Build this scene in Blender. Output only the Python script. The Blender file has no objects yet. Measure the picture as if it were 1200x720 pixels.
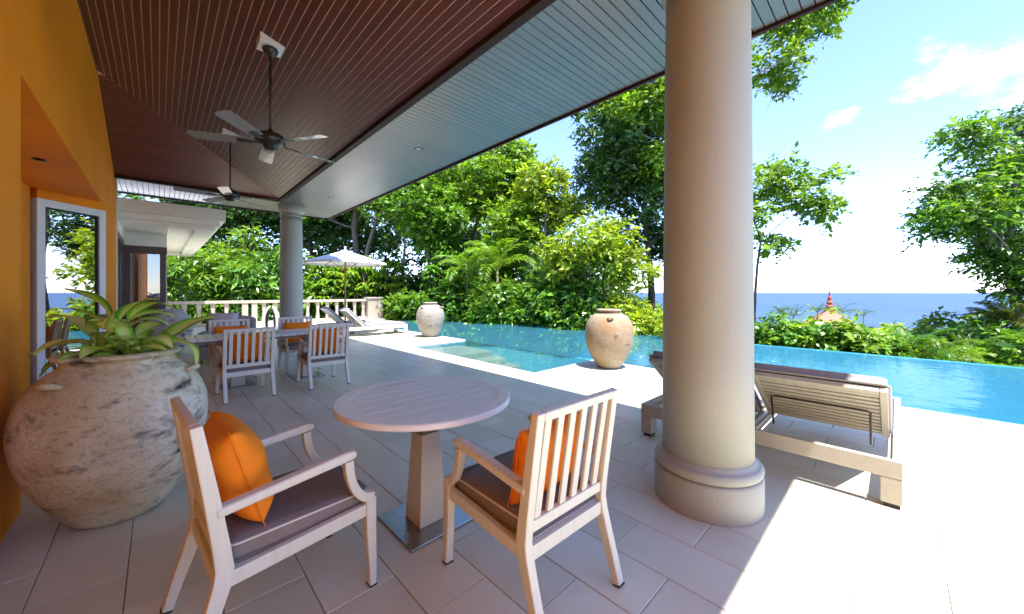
import bpy, bmesh, math, random
import numpy as np
from mathutils import Vector, Matrix, Euler

R = math.radians
random.seed(7)
rng = np.random.default_rng(7)
scene = bpy.context.scene
col = scene.collection

# ------------------------------------------------------------------ camera
EYE = 1.36
YAW = 43.8
cam_d = bpy.data.cameras.new('camera')
cam = bpy.data.objects.new('camera', cam_d)
col.objects.link(cam)
cam.location = (0, 0, EYE)
cam.rotation_euler = (R(90), 0, R(-YAW))
cam_d.sensor_fit = 'HORIZONTAL'
cam_d.sensor_width = 36.0
cam_d.lens = 12.95
cam_d.shift_y = -0.01417
cam_d.clip_start = 0.05
cam_d.clip_end = 200000
scene.camera = cam

# ------------------------------------------------------------------ sky
SUN_DIR = Vector((-0.07, -0.36, 1.0)).normalized()
world = bpy.data.worlds.new('World')
scene.world = world
world.use_nodes = True
wn = world.node_tree
wn.nodes.clear()


def wnode(t, **kw):
    n = wn.nodes.new(t)
    for k, v in kw.items():
        setattr(n, k, v)
    return n


sky = wnode('ShaderNodeTexSky', sky_type='NISHITA', sun_disc=False)
sky.sun_elevation = math.asin(SUN_DIR.z)
sky.sun_rotation = math.atan2(SUN_DIR.x, SUN_DIR.y)
sky.altitude = 60
sky.air_density = 0.9
sky.dust_density = 0.1
sky.ozone_density = 2.0
bg = wnode('ShaderNodeBackground')
bg.inputs['Strength'].default_value = 0.15
tc = wnode('ShaderNodeTexCoord')
noise = wnode('ShaderNodeTexNoise')
noise.inputs['Scale'].default_value = 6.0
noise.inputs['Detail'].default_value = 10.0
noise.inputs['Roughness'].default_value = 0.64
stretch = wnode('ShaderNodeVectorMath', operation='MULTIPLY')
stretch.inputs[1].default_value = (1, 1, 1.5)
wn.links.new(tc.outputs['Generated'], stretch.inputs[0])
wn.links.new(stretch.outputs[0], noise.inputs['Vector'])
# scattered fair-weather clouds: direction (x, y, z) and angular size
FX, FY = math.sin(R(YAW)), math.cos(R(YAW))
CLOUDS = []
for tx, tz, s in [(1.18, .56, .075), (1.27, .595, .085), (1.36, .63, .085), (0.905, .487, .06), (1.08, .275, .06), (1.19, .115, .075),
                  (0.80, .04, .07), (1.42, .09, .09), (.37, .07, .09), (-.3, 1.3, .2), (2.4, .8, .25),
                  (3.5, .35, .3), (-1.4, .6, .3)]:
    v = Vector((FX + tx * FY, FY - tx * FX, tz)).normalized()
    CLOUDS.append((v, s))
for k in range(9):
    a = random.uniform(0, 2 * math.pi)
    e = random.uniform(.1, .9)
    v = Vector((-abs(math.cos(a)), math.sin(a), e)).normalized()
    CLOUDS.append((v, random.uniform(.08, .22)))
prev = None
for v, s in CLOUDS:
    sub = wnode('ShaderNodeVectorMath', operation='SUBTRACT')
    wn.links.new(tc.outputs['Generated'], sub.inputs[0])
    sub.inputs[1].default_value = v
    mul = wnode('ShaderNodeVectorMath', operation='MULTIPLY')
    wn.links.new(sub.outputs[0], mul.inputs[0])
    mul.inputs[1].default_value = (1 / s, 1 / s, 2.1 / s)
    ln = wnode('ShaderNodeVectorMath', operation='LENGTH')
    wn.links.new(mul.outputs[0], ln.inputs[0])
    if prev is None:
        prev = ln.outputs['Value']
    else:
        mn = wnode('ShaderNodeMath', operation='MINIMUM')
        wn.links.new(prev, mn.inputs[0])
        wn.links.new(ln.outputs['Value'], mn.inputs[1])
        prev = mn.outputs[0]
inv = wnode('ShaderNodeMath', operation='SUBTRACT')
inv.inputs[0].default_value = 1.0
wn.links.new(prev, inv.inputs[1])
nm = wnode('ShaderNodeMath', operation='MULTIPLY_ADD')
wn.links.new(noise.outputs['Fac'], nm.inputs[0])
nm.inputs[1].default_value = 6.0
nm.inputs[2].default_value = -3.2
addn = wnode('ShaderNodeMath', operation='ADD')
wn.links.new(inv.outputs[0], addn.inputs[0])
wn.links.new(nm.outputs[0], addn.inputs[1])
ramp = wnode('ShaderNodeMapRange')
ramp.interpolation_type = 'SMOOTHSTEP'
ramp.inputs['From Min'].default_value = 0.0
ramp.inputs['From Max'].default_value = 1.9
ramp.inputs['To Max'].default_value = 0.85
wn.links.new(addn.outputs[0], ramp.inputs['Value'])
mixc = wnode('ShaderNodeMix', data_type='RGBA')
wn.links.new(ramp.outputs[0], mixc.inputs['Factor'])
sat = wnode('ShaderNodeVectorMath', operation='MULTIPLY')
sat.inputs[1].default_value = (0.47, 0.475, 0.60)
wn.links.new(sky.outputs[0], sat.inputs[0])
wn.links.new(sat.outputs[0], mixc.inputs[6])
mixc.inputs[7].default_value = (3.5, 3.55, 3.7, 1)
wn.links.new(mixc.outputs[2], bg.inputs['Color'])
wo = wnode('ShaderNodeOutputWorld')
wn.links.new(bg.outputs[0], wo.inputs['Surface'])

# ------------------------------------------------------------------ sun, exposure
sun_d = bpy.data.lights.new('sun', 'SUN')
sun_d.energy = 2.3
sun_d.angle = R(0.55)
sun_d.color = (1.0, 0.97, 0.915)
sun = bpy.data.objects.new('sun', sun_d)
col.objects.link(sun)
sun.rotation_euler = (-SUN_DIR).to_track_quat('-Z', 'Y').to_euler()
sun.location = (0, -10, 30)
scene.view_settings.view_transform = 'Standard'
scene.view_settings.look = 'None'
scene.view_settings.gamma = 1.0
scene.view_settings.exposure = 2.75
scene.view_settings.use_curve_mapping = False
scene.cycles.max_bounces = 12
scene.cycles.diffuse_bounces = 8
scene.cycles.glossy_bounces = 4
scene.cycles.transparent_max_bounces = 10
scene.cycles.caustics_reflective = False
scene.cycles.caustics_refractive = False
scene.cycles.sample_clamp_indirect = 6.0


def site(px, d):
    """plan position from a bearing (as an image column of the survey) and a depth"""
    l = d * (px - 600) / 431.6
    return (d * FX + l * FY, d * FY - l * FX)


# ------------------------------------------------------------------ materials
MATS = {}


def new_mat(name):
    m = bpy.data.materials.new(name)
    m.use_nodes = True
    nt = m.node_tree
    nt.nodes.clear()
    out = nt.nodes.new('ShaderNodeOutputMaterial')
    MATS[name] = m
    return m, nt, out


def N(nt, t, ins=None, **kw):
    n = nt.nodes.new(t)
    for k, v in kw.items():
        setattr(n, k, v)
    for k, v in (ins or {}).items():
        if hasattr(v, 'bl_idname') or isinstance(v, bpy.types.NodeSocket):
            nt.links.new(v, n.inputs[k])
        else:
            n.inputs[k].default_value = v
    return n


def c4(c):
    return (c[0], c[1], c[2], 1.0)


def ramp_node(nt, fac, stops):
    r = N(nt, 'ShaderNodeValToRGB')
    nt.links.new(fac, r.inputs['Fac'])
    el = r.color_ramp.elements
    while len(el) < len(stops):
        el.new(0.5)
    for e, (p, c) in zip(el, stops):
        e.position = p
        e.color = c4(c)
    return r


def rand_fac(nt):
    oi = N(nt, 'ShaderNodeObjectInfo')
    ge = N(nt, 'ShaderNodeNewGeometry')
    a = N(nt, 'ShaderNodeMath', {0: oi.outputs['Random'], 1: ge.outputs['Random Per Island']}, operation='ADD')
    return N(nt, 'ShaderNodeMath', {0: a.outputs[0]}, operation='FRACT').outputs[0]


def surf(name, c1, c2=None, scale=6.0, rough=0.5, bump=0.0, bump_scale=None, stretch=(1, 1, 1), spec=0.5,
         var=0.0, coat=0.0, metal=0.0, detail=5.0, rough_var=0.1, world_space=False):
    """plain painted / wooden / stone surface: two tones in a noise, optional piece-to-piece change"""
    m, nt, out = new_mat(name)
    c2 = c2 or tuple(x * 0.85 for x in c1)
    if world_space:
        vec = N(nt, 'ShaderNodeNewGeometry').outputs['Position']
    else:
        vec = N(nt, 'ShaderNodeTexCoord').outputs['Object']
    mp = N(nt, 'ShaderNodeMapping', {'Vector': vec, 'Scale': stretch})
    nz = N(nt, 'ShaderNodeTexNoise', {'Vector': mp.outputs[0], 'Scale': scale, 'Detail': detail, 'Roughness': 0.6})
    rr = ramp_node(nt, nz.outputs['Fac'], [(0.3, c2), (0.7, c1)])
    colr = rr.outputs['Color']
    if var:
        f = rand_fac(nt)
        k = N(nt, 'ShaderNodeMapRange', {'Value': f, 'To Min': 1 - var, 'To Max': 1 + var})
        hs = N(nt, 'ShaderNodeHueSaturation', {'Color': colr, 'Value': k.outputs[0]})
        colr = hs.outputs[0]
    ro = N(nt, 'ShaderNodeMapRange', {'Value': nz.outputs['Fac'], 'To Min': max(0.02, rough - rough_var), 'To Max': min(1, rough + rough_var)})
    b = N(nt, 'ShaderNodeBsdfPrincipled', {'Base Color': colr, 'Roughness': ro.outputs[0], 'Metallic': metal,
                                           'Specular IOR Level': spec, 'Coat Weight': coat})
    if bump:
        nb = N(nt, 'ShaderNodeTexNoise', {'Vector': mp.outputs[0], 'Scale': bump_scale or scale * 6, 'Detail': 4.0})
        bp = N(nt, 'ShaderNodeBump', {'Height': nb.outputs['Fac'], 'Strength': bump, 'Distance': 0.01})
        nt.links.new(bp.outputs[0], b.inputs['Normal'])
    nt.links.new(b.outputs[0], out.inputs['Surface'])
    return m


def leaf_mat(name, dark, mid, light, trans=0.42, rough=0.40):
    m, nt, out = new_mat(name)
    ge = N(nt, 'ShaderNodeNewGeometry')
    rr = ramp_node(nt, ge.outputs['Random Per Island'], [(0.0, dark), (0.5, mid), (1.0, light)])
    pos = N(nt, 'ShaderNodeTexNoise', {'Vector': ge.outputs['Position'], 'Scale': 0.9, 'Detail': 2.0})
    k = N(nt, 'ShaderNodeMapRange', {'Value': pos.outputs['Fac'], 'From Min': .3, 'From Max': .7, 'To Min': .72, 'To Max': 1.3})
    hs = N(nt, 'ShaderNodeHueSaturation', {'Color': rr.outputs[0], 'Value': k.outputs[0]})
    b = N(nt, 'ShaderNodeBsdfPrincipled', {'Base Color': hs.outputs[0], 'Roughness': rough, 'Specular IOR Level': 0.45})
    br = N(nt, 'ShaderNodeMix', {'Factor': 1.0, 6: hs.outputs[0], 7: (1.5, 1.4, 0.6, 1)}, data_type='RGBA', blend_type='MULTIPLY')
    t = N(nt, 'ShaderNodeBsdfTranslucent', {'Color': br.outputs[2]})
    mx = N(nt, 'ShaderNodeMixShader', {0: trans, 1: b.outputs[0], 2: t.outputs[0]})
    nt.links.new(mx.outputs[0], out.inputs['Surface'])
    return m


surf('orange_plaster', (0.92, 0.295, 0.008), (0.76, 0.225, 0.006), scale=1.1, detail=9.0, rough=0.6, spec=0.2, bump=0.12, bump_scale=60, world_space=True)
surf('white_plaster', (0.88, 0.86, 0.81), (0.84, 0.815, 0.765), scale=2, rough=0.6, bump=0.1, bump_scale=40)
surf('column_stone', (0.38, 0.395, 0.345), (0.335, 0.345, 0.30), scale=2.0, detail=9.0, stretch=(1, 1, .55), rough=0.6, bump=0.22, bump_scale=70)
surf('white_frame', (0.75, 0.76, 0.78), (0.70, 0.71, 0.73), rough=0.35)
surf('ceiling_wood', (0.11, 0.026, 0.010), (0.065, 0.015, 0.006), scale=3, stretch=(14, 0.9, 14), rough=0.34, spec=0.5, var=0.16, bump=0.05, bump_scale=30)
surf('ceiling_wood_cross', (0.16, 0.038, 0.018), (0.11, 0.026, 0.012), scale=3, stretch=(0.9, 14, 14), rough=0.34, spec=0.5, var=0.16, bump=0.05, bump_scale=30)
surf('groove_glint', (0.62, 0.44, 0.33), rough=0.45)  # pale backing colour stands in for light caught on the groove edges
surf('soffit_wood', (0.125, 0.13, 0.135), (0.10, 0.105, 0.108), scale=3, stretch=(0.9, 14, 14), rough=0.33, spec=1.0, var=0.10, coat=0.0)
surf('groove_dark', (0.02, 0.016, 0.014), rough=0.7)
surf('dark_trim', (0.030, 0.012, 0.009), (0.022, 0.009, 0.007), rough=0.65, spec=0.25)
surf('brown_frame', (0.075, 0.026, 0.016), (0.05, 0.018, 0.01), rough=0.35, stretch=(8, 8, 1))
surf('roof_tile', (0.12, 0.05, 0.03), rough=0.7, scale=4)
surf('floor_tile', (0.64, 0.605, 0.475), (0.575, 0.54, 0.42), scale=2.2, stretch=(1.5, .5, 1), rough=0.30, var=0.085, bump=0.04, bump_scale=25, spec=0.45, world_space=True, rough_var=0.03)
surf('grout', (0.44, 0.40, 0.325), (0.35, 0.315, 0.255), scale=5, rough=0.9)
surf('coping_stone', (0.50, 0.48, 0.445), (0.42, 0.40, 0.375), scale=3, rough=0.6, var=0.04, bump=0.1, bump_scale=50)
surf('chair_wood', (0.68, 0.66, 0.555), (0.61, 0.59, 0.49), scale=5, detail=8.0, stretch=(9, 9, 1.0), rough=0.42, bump=0.05, bump_scale=30)
surf('table_wood', (0.79, 0.815, 0.79), (0.745, 0.77, 0.745), scale=4, stretch=(1, 10, 10), rough=0.30, rough_var=0.03, bump=0.03, bump_scale=30, var=0.05)
surf('table_wood_cross', (0.79, 0.815, 0.79), (0.745, 0.77, 0.745), scale=4, stretch=(10, 1, 10), rough=0.30, rough_var=0.03, bump=0.03, bump_scale=30, var=0.05)
surf('pedestal_paint', (0.63, 0.60, 0.50), (0.57, 0.54, 0.45), scale=4, rough=0.45)
surf('grey_wood', (0.27, 0.24, 0.22), (0.22, 0.19, 0.17), scale=6, stretch=(8, 8, 1), rough=0.5)
surf('steel_plate', (0.36, 0.38, 0.39), (0.28, 0.30, 0.31), scale=3, rough=0.28, metal=0.9, rough_var=0.12)
surf('rubber', (0.03, 0.03, 0.03), rough=0.7)
surf('cushion_fabric', (0.245, 0.20, 0.178), (0.205, 0.167, 0.148), scale=80, rough=0.85, bump=0.25, bump_scale=420, spec=0.25)
surf('piping', (0.72, 0.66, 0.58), rough=0.8)
surf('lounger_cushion', (0.33, 0.32, 0.33), (0.28, 0.27, 0.28), scale=60, rough=0.85, bump=0.2, bump_scale=300, spec=0.2)
surf('orange_fabric', (0.87, 0.235, 0.008), (0.78, 0.195, 0.006), scale=9, rough=0.75, bump=0.35, bump_scale=9, spec=0.25)
surf('lounger_wood', (0.43, 0.405, 0.34), (0.37, 0.345, 0.29), scale=4, stretch=(5, 1, 5), rough=0.45, bump=0.05)
surf('white_lounger', (0.68, 0.66, 0.64), (0.62, 0.60, 0.58), rough=0.5)
surf('bronze', (0.07, 0.055, 0.045), rough=0.35, metal=0.7)
surf('fan_black', (0.018, 0.018, 0.018), (0.03, 0.03, 0.03), rough=0.3, spec=0.5)
surf('fan_blade', (0.25, 0.25, 0.245), (0.19, 0.19, 0.185), scale=5, stretch=(1, 8, 1), rough=0.25, coat=0.3)
surf('balustrade_paint', (0.40, 0.335, 0.275), (0.355, 0.295, 0.24), scale=3, rough=0.6, bump=0.06)
surf('umbrella_cloth', (0.74, 0.70, 0.66), (0.68, 0.64, 0.60), scale=30, rough=0.8)
surf('pole_wood', (0.28, 0.11, 0.05), (0.22, 0.08, 0.035), stretch=(8, 8, 1), rough=0.45)
surf('towel', (0.75, 0.75, 0.76), (0.66, 0.66, 0.68), scale=40, rough=0.9, bump=0.3, bump_scale=200)
surf('pool_tile', (0.075, 0.34, 0.46), (0.058, 0.30, 0.42), scale=2.5, rough=0.3)
surf('pool_step', (0.42, 0.40, 0.30), (0.37, 0.355, 0.27), scale=4, rough=0.5)
surf('weir_tile', (0.06, 0.34, 0.46), (0.05, 0.29, 0.41), scale=8, rough=0.3)
surf('bark', (0.20, 0.165, 0.125), (0.11, 0.088, 0.066), scale=5, stretch=(3, 3, .8), rough=0.9, bump=0.5, bump_scale=14)
surf('dark_bark', (0.07, 0.055, 0.042), (0.04, 0.032, 0.025), scale=5, stretch=(3, 3, .8), rough=0.9, bump=0.5, bump_scale=14)
surf('soil', (0.05, 0.034, 0.022), (0.03, 0.02, 0.014), scale=18, rough=0.95, bump=0.6, bump_scale=40)
surf('hill_earth', (0.05, 0.075, 0.022), (0.032, 0.045, 0.016), scale=0.4, rough=0.95, bump=0.4, bump_scale=2)
surf('sala_roof', (0.36, 0.080, 0.022), (0.29, 0.06, 0.018), scale=5, rough=0.6)
surf('sala_spire', (0.33, 0.040, 0.016), (0.27, 0.03, 0.013), rough=0.5)
surf('interior_wall', (0.30, 0.12, 0.03), (0.22, 0.09, 0.025), rough=0.7)
surf('curtain', (0.58, 0.52, 0.40), (0.45, 0.39, 0.29), scale=3, stretch=(14, 14, .2), rough=0.9)
surf('sofa_fabric', (0.33, 0.30, 0.285), (0.28, 0.255, 0.24), scale=60, rough=0.9, bump=0.2, bump_scale=260)
surf('sofa_pillow', (0.56, 0.52, 0.52), (0.49, 0.455, 0.455), scale=30, rough=0.9)
surf('sculpture_white', (0.74, 0.73, 0.71), (0.62, 0.61, 0.59), scale=6, rough=0.4)
surf('sculpture_black', (0.02, 0.02, 0.022), rough=0.35)
surf('lamp_glass', (0.55, 0.55, 0.52), rough=0.3)
surf('lounger_leaf_litter', (0.03, 0.025, 0.02), rough=0.9)

leaf_mat('leaf_bright', (0.075, 0.165, 0.010), (0.145, 0.275, 0.016), (0.25, 0.38, 0.028))
leaf_mat('leaf_lime', (0.13, 0.22, 0.012), (0.24, 0.35, 0.018), (0.38, 0.45, 0.03), trans=0.4)
leaf_mat('leaf_mid', (0.05, 0.13, 0.012), (0.105, 0.235, 0.018), (0.19, 0.33, 0.026))
leaf_mat('leaf_dark', (0.030, 0.078, 0.020), (0.062, 0.14, 0.032), (0.12, 0.22, 0.04), trans=0.4)
leaf_mat('leaf_olive', (0.075, 0.10, 0.02), (0.13, 0.165, 0.028), (0.20, 0.25, 0.04), trans=0.4)
leaf_mat('leaf_glossy', (0.035, 0.11, 0.012), (0.075, 0.20, 0.018), (0.15, 0.29, 0.03), trans=0.3, rough=0.28)
leaf_mat('leaf_far', (0.045, 0.10, 0.02), (0.08, 0.155, 0.026), (0.135, 0.22, 0.03))


def pot_mat(name, base, warm, stain, amount, seed, warm_amt=0.5):
    m, nt, out = new_mat(name)
    tcn = N(nt, 'ShaderNodeTexCoord')
    off = N(nt, 'ShaderNodeVectorMath', {0: tcn.outputs['Object'], 1: (seed, seed * .7, seed * .3)}, operation='ADD').outputs[0]
    mp = N(nt, 'ShaderNodeMapping', {'Vector': off, 'Scale': (2.2, 2.2, 5.2), 'Rotation': (0.18, -0.1, 0)})
    n1 = N(nt, 'ShaderNodeTexNoise', {'Vector': mp.outputs[0], 'Scale': 1.7, 'Detail': 7.0, 'Roughness': 0.62, 'Distortion': 0.4})
    n2 = N(nt, 'ShaderNodeTexNoise', {'Vector': off, 'Scale': 2.4, 'Detail': 4.0})
    n3 = N(nt, 'ShaderNodeTexNoise', {'Vector': off, 'Scale': 38.0, 'Detail': 5.0, 'Roughness': 0.7})
    n4 = N(nt, 'ShaderNodeTexNoise', {'Vector': mp.outputs[0], 'Scale': 7.0, 'Detail': 6.0, 'Roughness': 0.7})
    lo = 0.66 - 0.13 * amount
    k1 = N(nt, 'ShaderNodeMapRange', {'Value': n1.outputs['Fac'], 'From Min': lo - 0.02, 'From Max': lo + 0.13})
    k2 = N(nt, 'ShaderNodeMapRange', {'Value': n2.outputs['Fac'], 'From Min': 0.38, 'From Max': 0.68, 'To Max': warm_amt})
    k3 = N(nt, 'ShaderNodeMapRange', {'Value': n3.outputs['Fac'], 'From Min': 0.55, 'From Max': 0.72, 'To Max': 0.55})
    k4 = N(nt, 'ShaderNodeMapRange', {'Value': n4.outputs['Fac'], 'From Min': 0.52 , 'From Max': 0.72, 'To Max': 0.35 + 0.35 * amount})
    a = N(nt, 'ShaderNodeMix', {'Factor': k2.outputs[0], 6: c4(base), 7: c4(warm)}, data_type='RGBA')
    b_ = N(nt, 'ShaderNodeMix', {'Factor': k4.outputs[0], 6: a.outputs[2], 7: c4(tuple(x * 2.6 + .02 for x in stain))}, data_type='RGBA')
    s = N(nt, 'ShaderNodeMix', {'Factor': k1.outputs[0], 6: b_.outputs[2], 7: c4(stain)}, data_type='RGBA')
    t = N(nt, 'ShaderNodeMix', {'Factor': k3.outputs[0], 6: s.outputs[2], 7: c4(tuple(x * 1.6 for x in stain))}, data_type='RGBA')
    hsum = N(nt, 'ShaderNodeMath', {0: n3.outputs['Fac'], 1: n1.outputs['Fac']}, operation='ADD')
    bp = N(nt, 'ShaderNodeBump', {'Height': hsum.outputs[0], 'Strength': 0.45, 'Distance': 0.02})
    b = N(nt, 'ShaderNodeBsdfPrincipled', {'Base Color': t.outputs[2], 'Roughness': 0.72, 'Specular IOR Level': 0.3, 'Normal': bp.outputs[0]})
    nt.links.new(b.outputs[0], out.inputs['Surface'])


pot_mat('pot_weathered', (0.74, 0.69, 0.51), (0.50, 0.37, 0.19), (0.035, 0.028, 0.022), 0.72, 3.1, 0.95)
pot_mat('pot_ochre', (0.30, 0.245, 0.175), (0.27, 0.145, 0.05), (0.05, 0.04, 0.035), 0.5, 9.4, 0.9)
pot_mat('pot_streaked', (0.31, 0.28, 0.245), (0.25, 0.19, 0.13), (0.07, 0.065, 0.06), 0.6, 14.2, 0.4)
pot_mat('pot_grey', (0.52, 0.50, 0.48), (0.42, 0.36, 0.29), (0.04, 0.04, 0.042), 0.9, 21.7, 0.4)


def glass_mat(name, tint, gloss, rough=0.0, refl=(1, 1, 1)):
    m, nt, out = new_mat(name)
    tr = N(nt, 'ShaderNodeBsdfTransparent', {'Color': c4(tint)})
    gl = N(nt, 'ShaderNodeBsdfGlossy', {'Color': c4(refl), 'Roughness': rough})
    fr = N(nt, 'ShaderNodeFresnel', {'IOR': 1.5})
    mr = N(nt, 'ShaderNodeMapRange', {'Value': fr.outputs[0], 'To Min': gloss, 'To Max': 1.0})
    mx = N(nt, 'ShaderNodeMixShader', {0: mr.outputs[0], 1: tr.outputs[0], 2: gl.outputs[0]})
    nt.links.new(mx.outputs[0], out.inputs['Surface'])


glass_mat('door_glass', (0.55, 0.52, 0.50), 0.5)
glass_mat('window_glass', (0.7, 0.7, 0.68), 0.12)


def water_mat(name, tint, bump_scale, strength, stretch=(1, 1, 1)):
    m, nt, out = new_mat(name)
    pos = N(nt, 'ShaderNodeNewGeometry').outputs['Position']
    mp = N(nt, 'ShaderNodeMapping', {'Vector': pos, 'Scale': stretch})
    n1 = N(nt, 'ShaderNodeTexNoise', {'Vector': mp.outputs[0], 'Scale': bump_scale, 'Detail': 3.0})
    n2 = N(nt, 'ShaderNodeTexNoise', {'Vector': mp.outputs[0], 'Scale': bump_scale * 4.3, 'Detail': 2.0})
    h = N(nt, 'ShaderNodeMath', {0: n2.outputs['Fac'], 1: 0.3, 2: n1.outputs['Fac']}, operation='MULTIPLY_ADD')
    bp = N(nt, 'ShaderNodeBump', {'Height': h.outputs[0], 'Strength': strength, 'Distance': 0.05})
    fr = N(nt, 'ShaderNodeFresnel', {'IOR': 1.33, 'Normal': bp.outputs[0]})
    tr = N(nt, 'ShaderNodeBsdfTransparent', {'Color': c4(tint)})
    gl = N(nt, 'ShaderNodeBsdfGlossy', {'Roughness': 0.02, 'Normal': bp.outputs[0]})
    fm = N(nt, 'ShaderNodeMath', {0: fr.outputs[0], 1: 0.6}, operation='MULTIPLY')
    # suspended bubbles and ripples: a share of the light is scattered back by the water itself
    df = N(nt, 'ShaderNodeBsdfDiffuse', {'Color': (0.085, 0.35, 0.48, 1)})
    body = N(nt, 'ShaderNodeMixShader', {0: 0.22, 1: tr.outputs[0], 2: df.outputs[0]})
    mx = N(nt, 'ShaderNodeMixShader', {0: fm.outputs[0], 1: body.outputs[0], 2: gl.outputs[0]})
    nt.links.new(mx.outputs[0], out.inputs['Surface'])


water_mat('pool_water', (0.86, 0.97, 0.99), 1.5, 0.36)
m, nt, out = new_mat('sea_water')
pos = N(nt, 'ShaderNodeNewGeometry').outputs['Position']
n1 = N(nt, 'ShaderNodeTexNoise', {'Vector': pos, 'Scale': 0.0012, 'Detail': 6.0})
rr = ramp_node(nt, n1.outputs['Fac'], [(0.35, (0.020, 0.050, 0.115)), (0.7, (0.027, 0.068, 0.14))])
n2 = N(nt, 'ShaderNodeTexNoise', {'Vector': pos, 'Scale': 0.05, 'Detail': 8.0})
bp = N(nt, 'ShaderNodeBump', {'Height': n2.outputs['Fac'], 'Strength': 0.8, 'Distance': 6.0})
b = N(nt, 'ShaderNodeBsdfPrincipled', {'Base Color': rr.outputs[0], 'Roughness': 0.45, 'Specular IOR Level': 0.3, 'Normal': bp.outputs[0]})
nt.links.new(b.outputs[0], out.inputs['Surface'])

m, nt, out = new_mat('variegated_leaf')
uvn = N(nt, 'ShaderNodeUVMap', uv_map='UVMap')
sep = N(nt, 'ShaderNodeSeparateXYZ', {0: uvn.outputs[0]})
ac = N(nt, 'ShaderNodeMath', {0: sep.outputs['X'], 1: 0.5}, operation='SUBTRACT')
ab = N(nt, 'ShaderNodeMath', {0: ac.outputs[0]}, operation='ABSOLUTE')
oi = N(nt, 'ShaderNodeObjectInfo')
mpv = N(nt, 'ShaderNodeMapping', {'Vector': uvn.outputs[0], 'Scale': (9, 2.2, 1)})
adv = N(nt, 'ShaderNodeVectorMath', {0: mpv.outputs[0], 1: oi.outputs['Location']}, operation='ADD')
nv = N(nt, 'ShaderNodeTexNoise', {'Vector': adv.outputs[0], 'Scale': 2.0, 'Detail': 5.0})
ed = N(nt, 'ShaderNodeMath', {0: nv.outputs['Fac'], 1: 0.55, 2: ab.outputs[0]}, operation='MULTIPLY_ADD')
sh = N(nt, 'ShaderNodeMath', {0: oi.outputs['Random'], 1: -0.30, 2: ed.outputs[0]}, operation='MULTIPLY_ADD')
rr = ramp_node(nt, sh.outputs[0], [(0.28, (0.72, 0.78, 0.26)), (0.42, (0.46, 0.66, 0.08)), (0.56, (0.20, 0.48, 0.04)), (0.76, (0.07, 0.26, 0.03))])
b = N(nt, 'ShaderNodeBsdfPrincipled', {'Base Color': rr.outputs[0], 'Roughness': 0.32, 'Specular IOR Level': 0.5})
t = N(nt, 'ShaderNodeBsdfTranslucent', {'Color': rr.outputs[0]})
mx = N(nt, 'ShaderNodeMixShader', {0: 0.25, 1: b.outputs[0], 2: t.outputs[0]})
nt.links.new(mx.outputs[0], out.inputs['Surface'])


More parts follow.
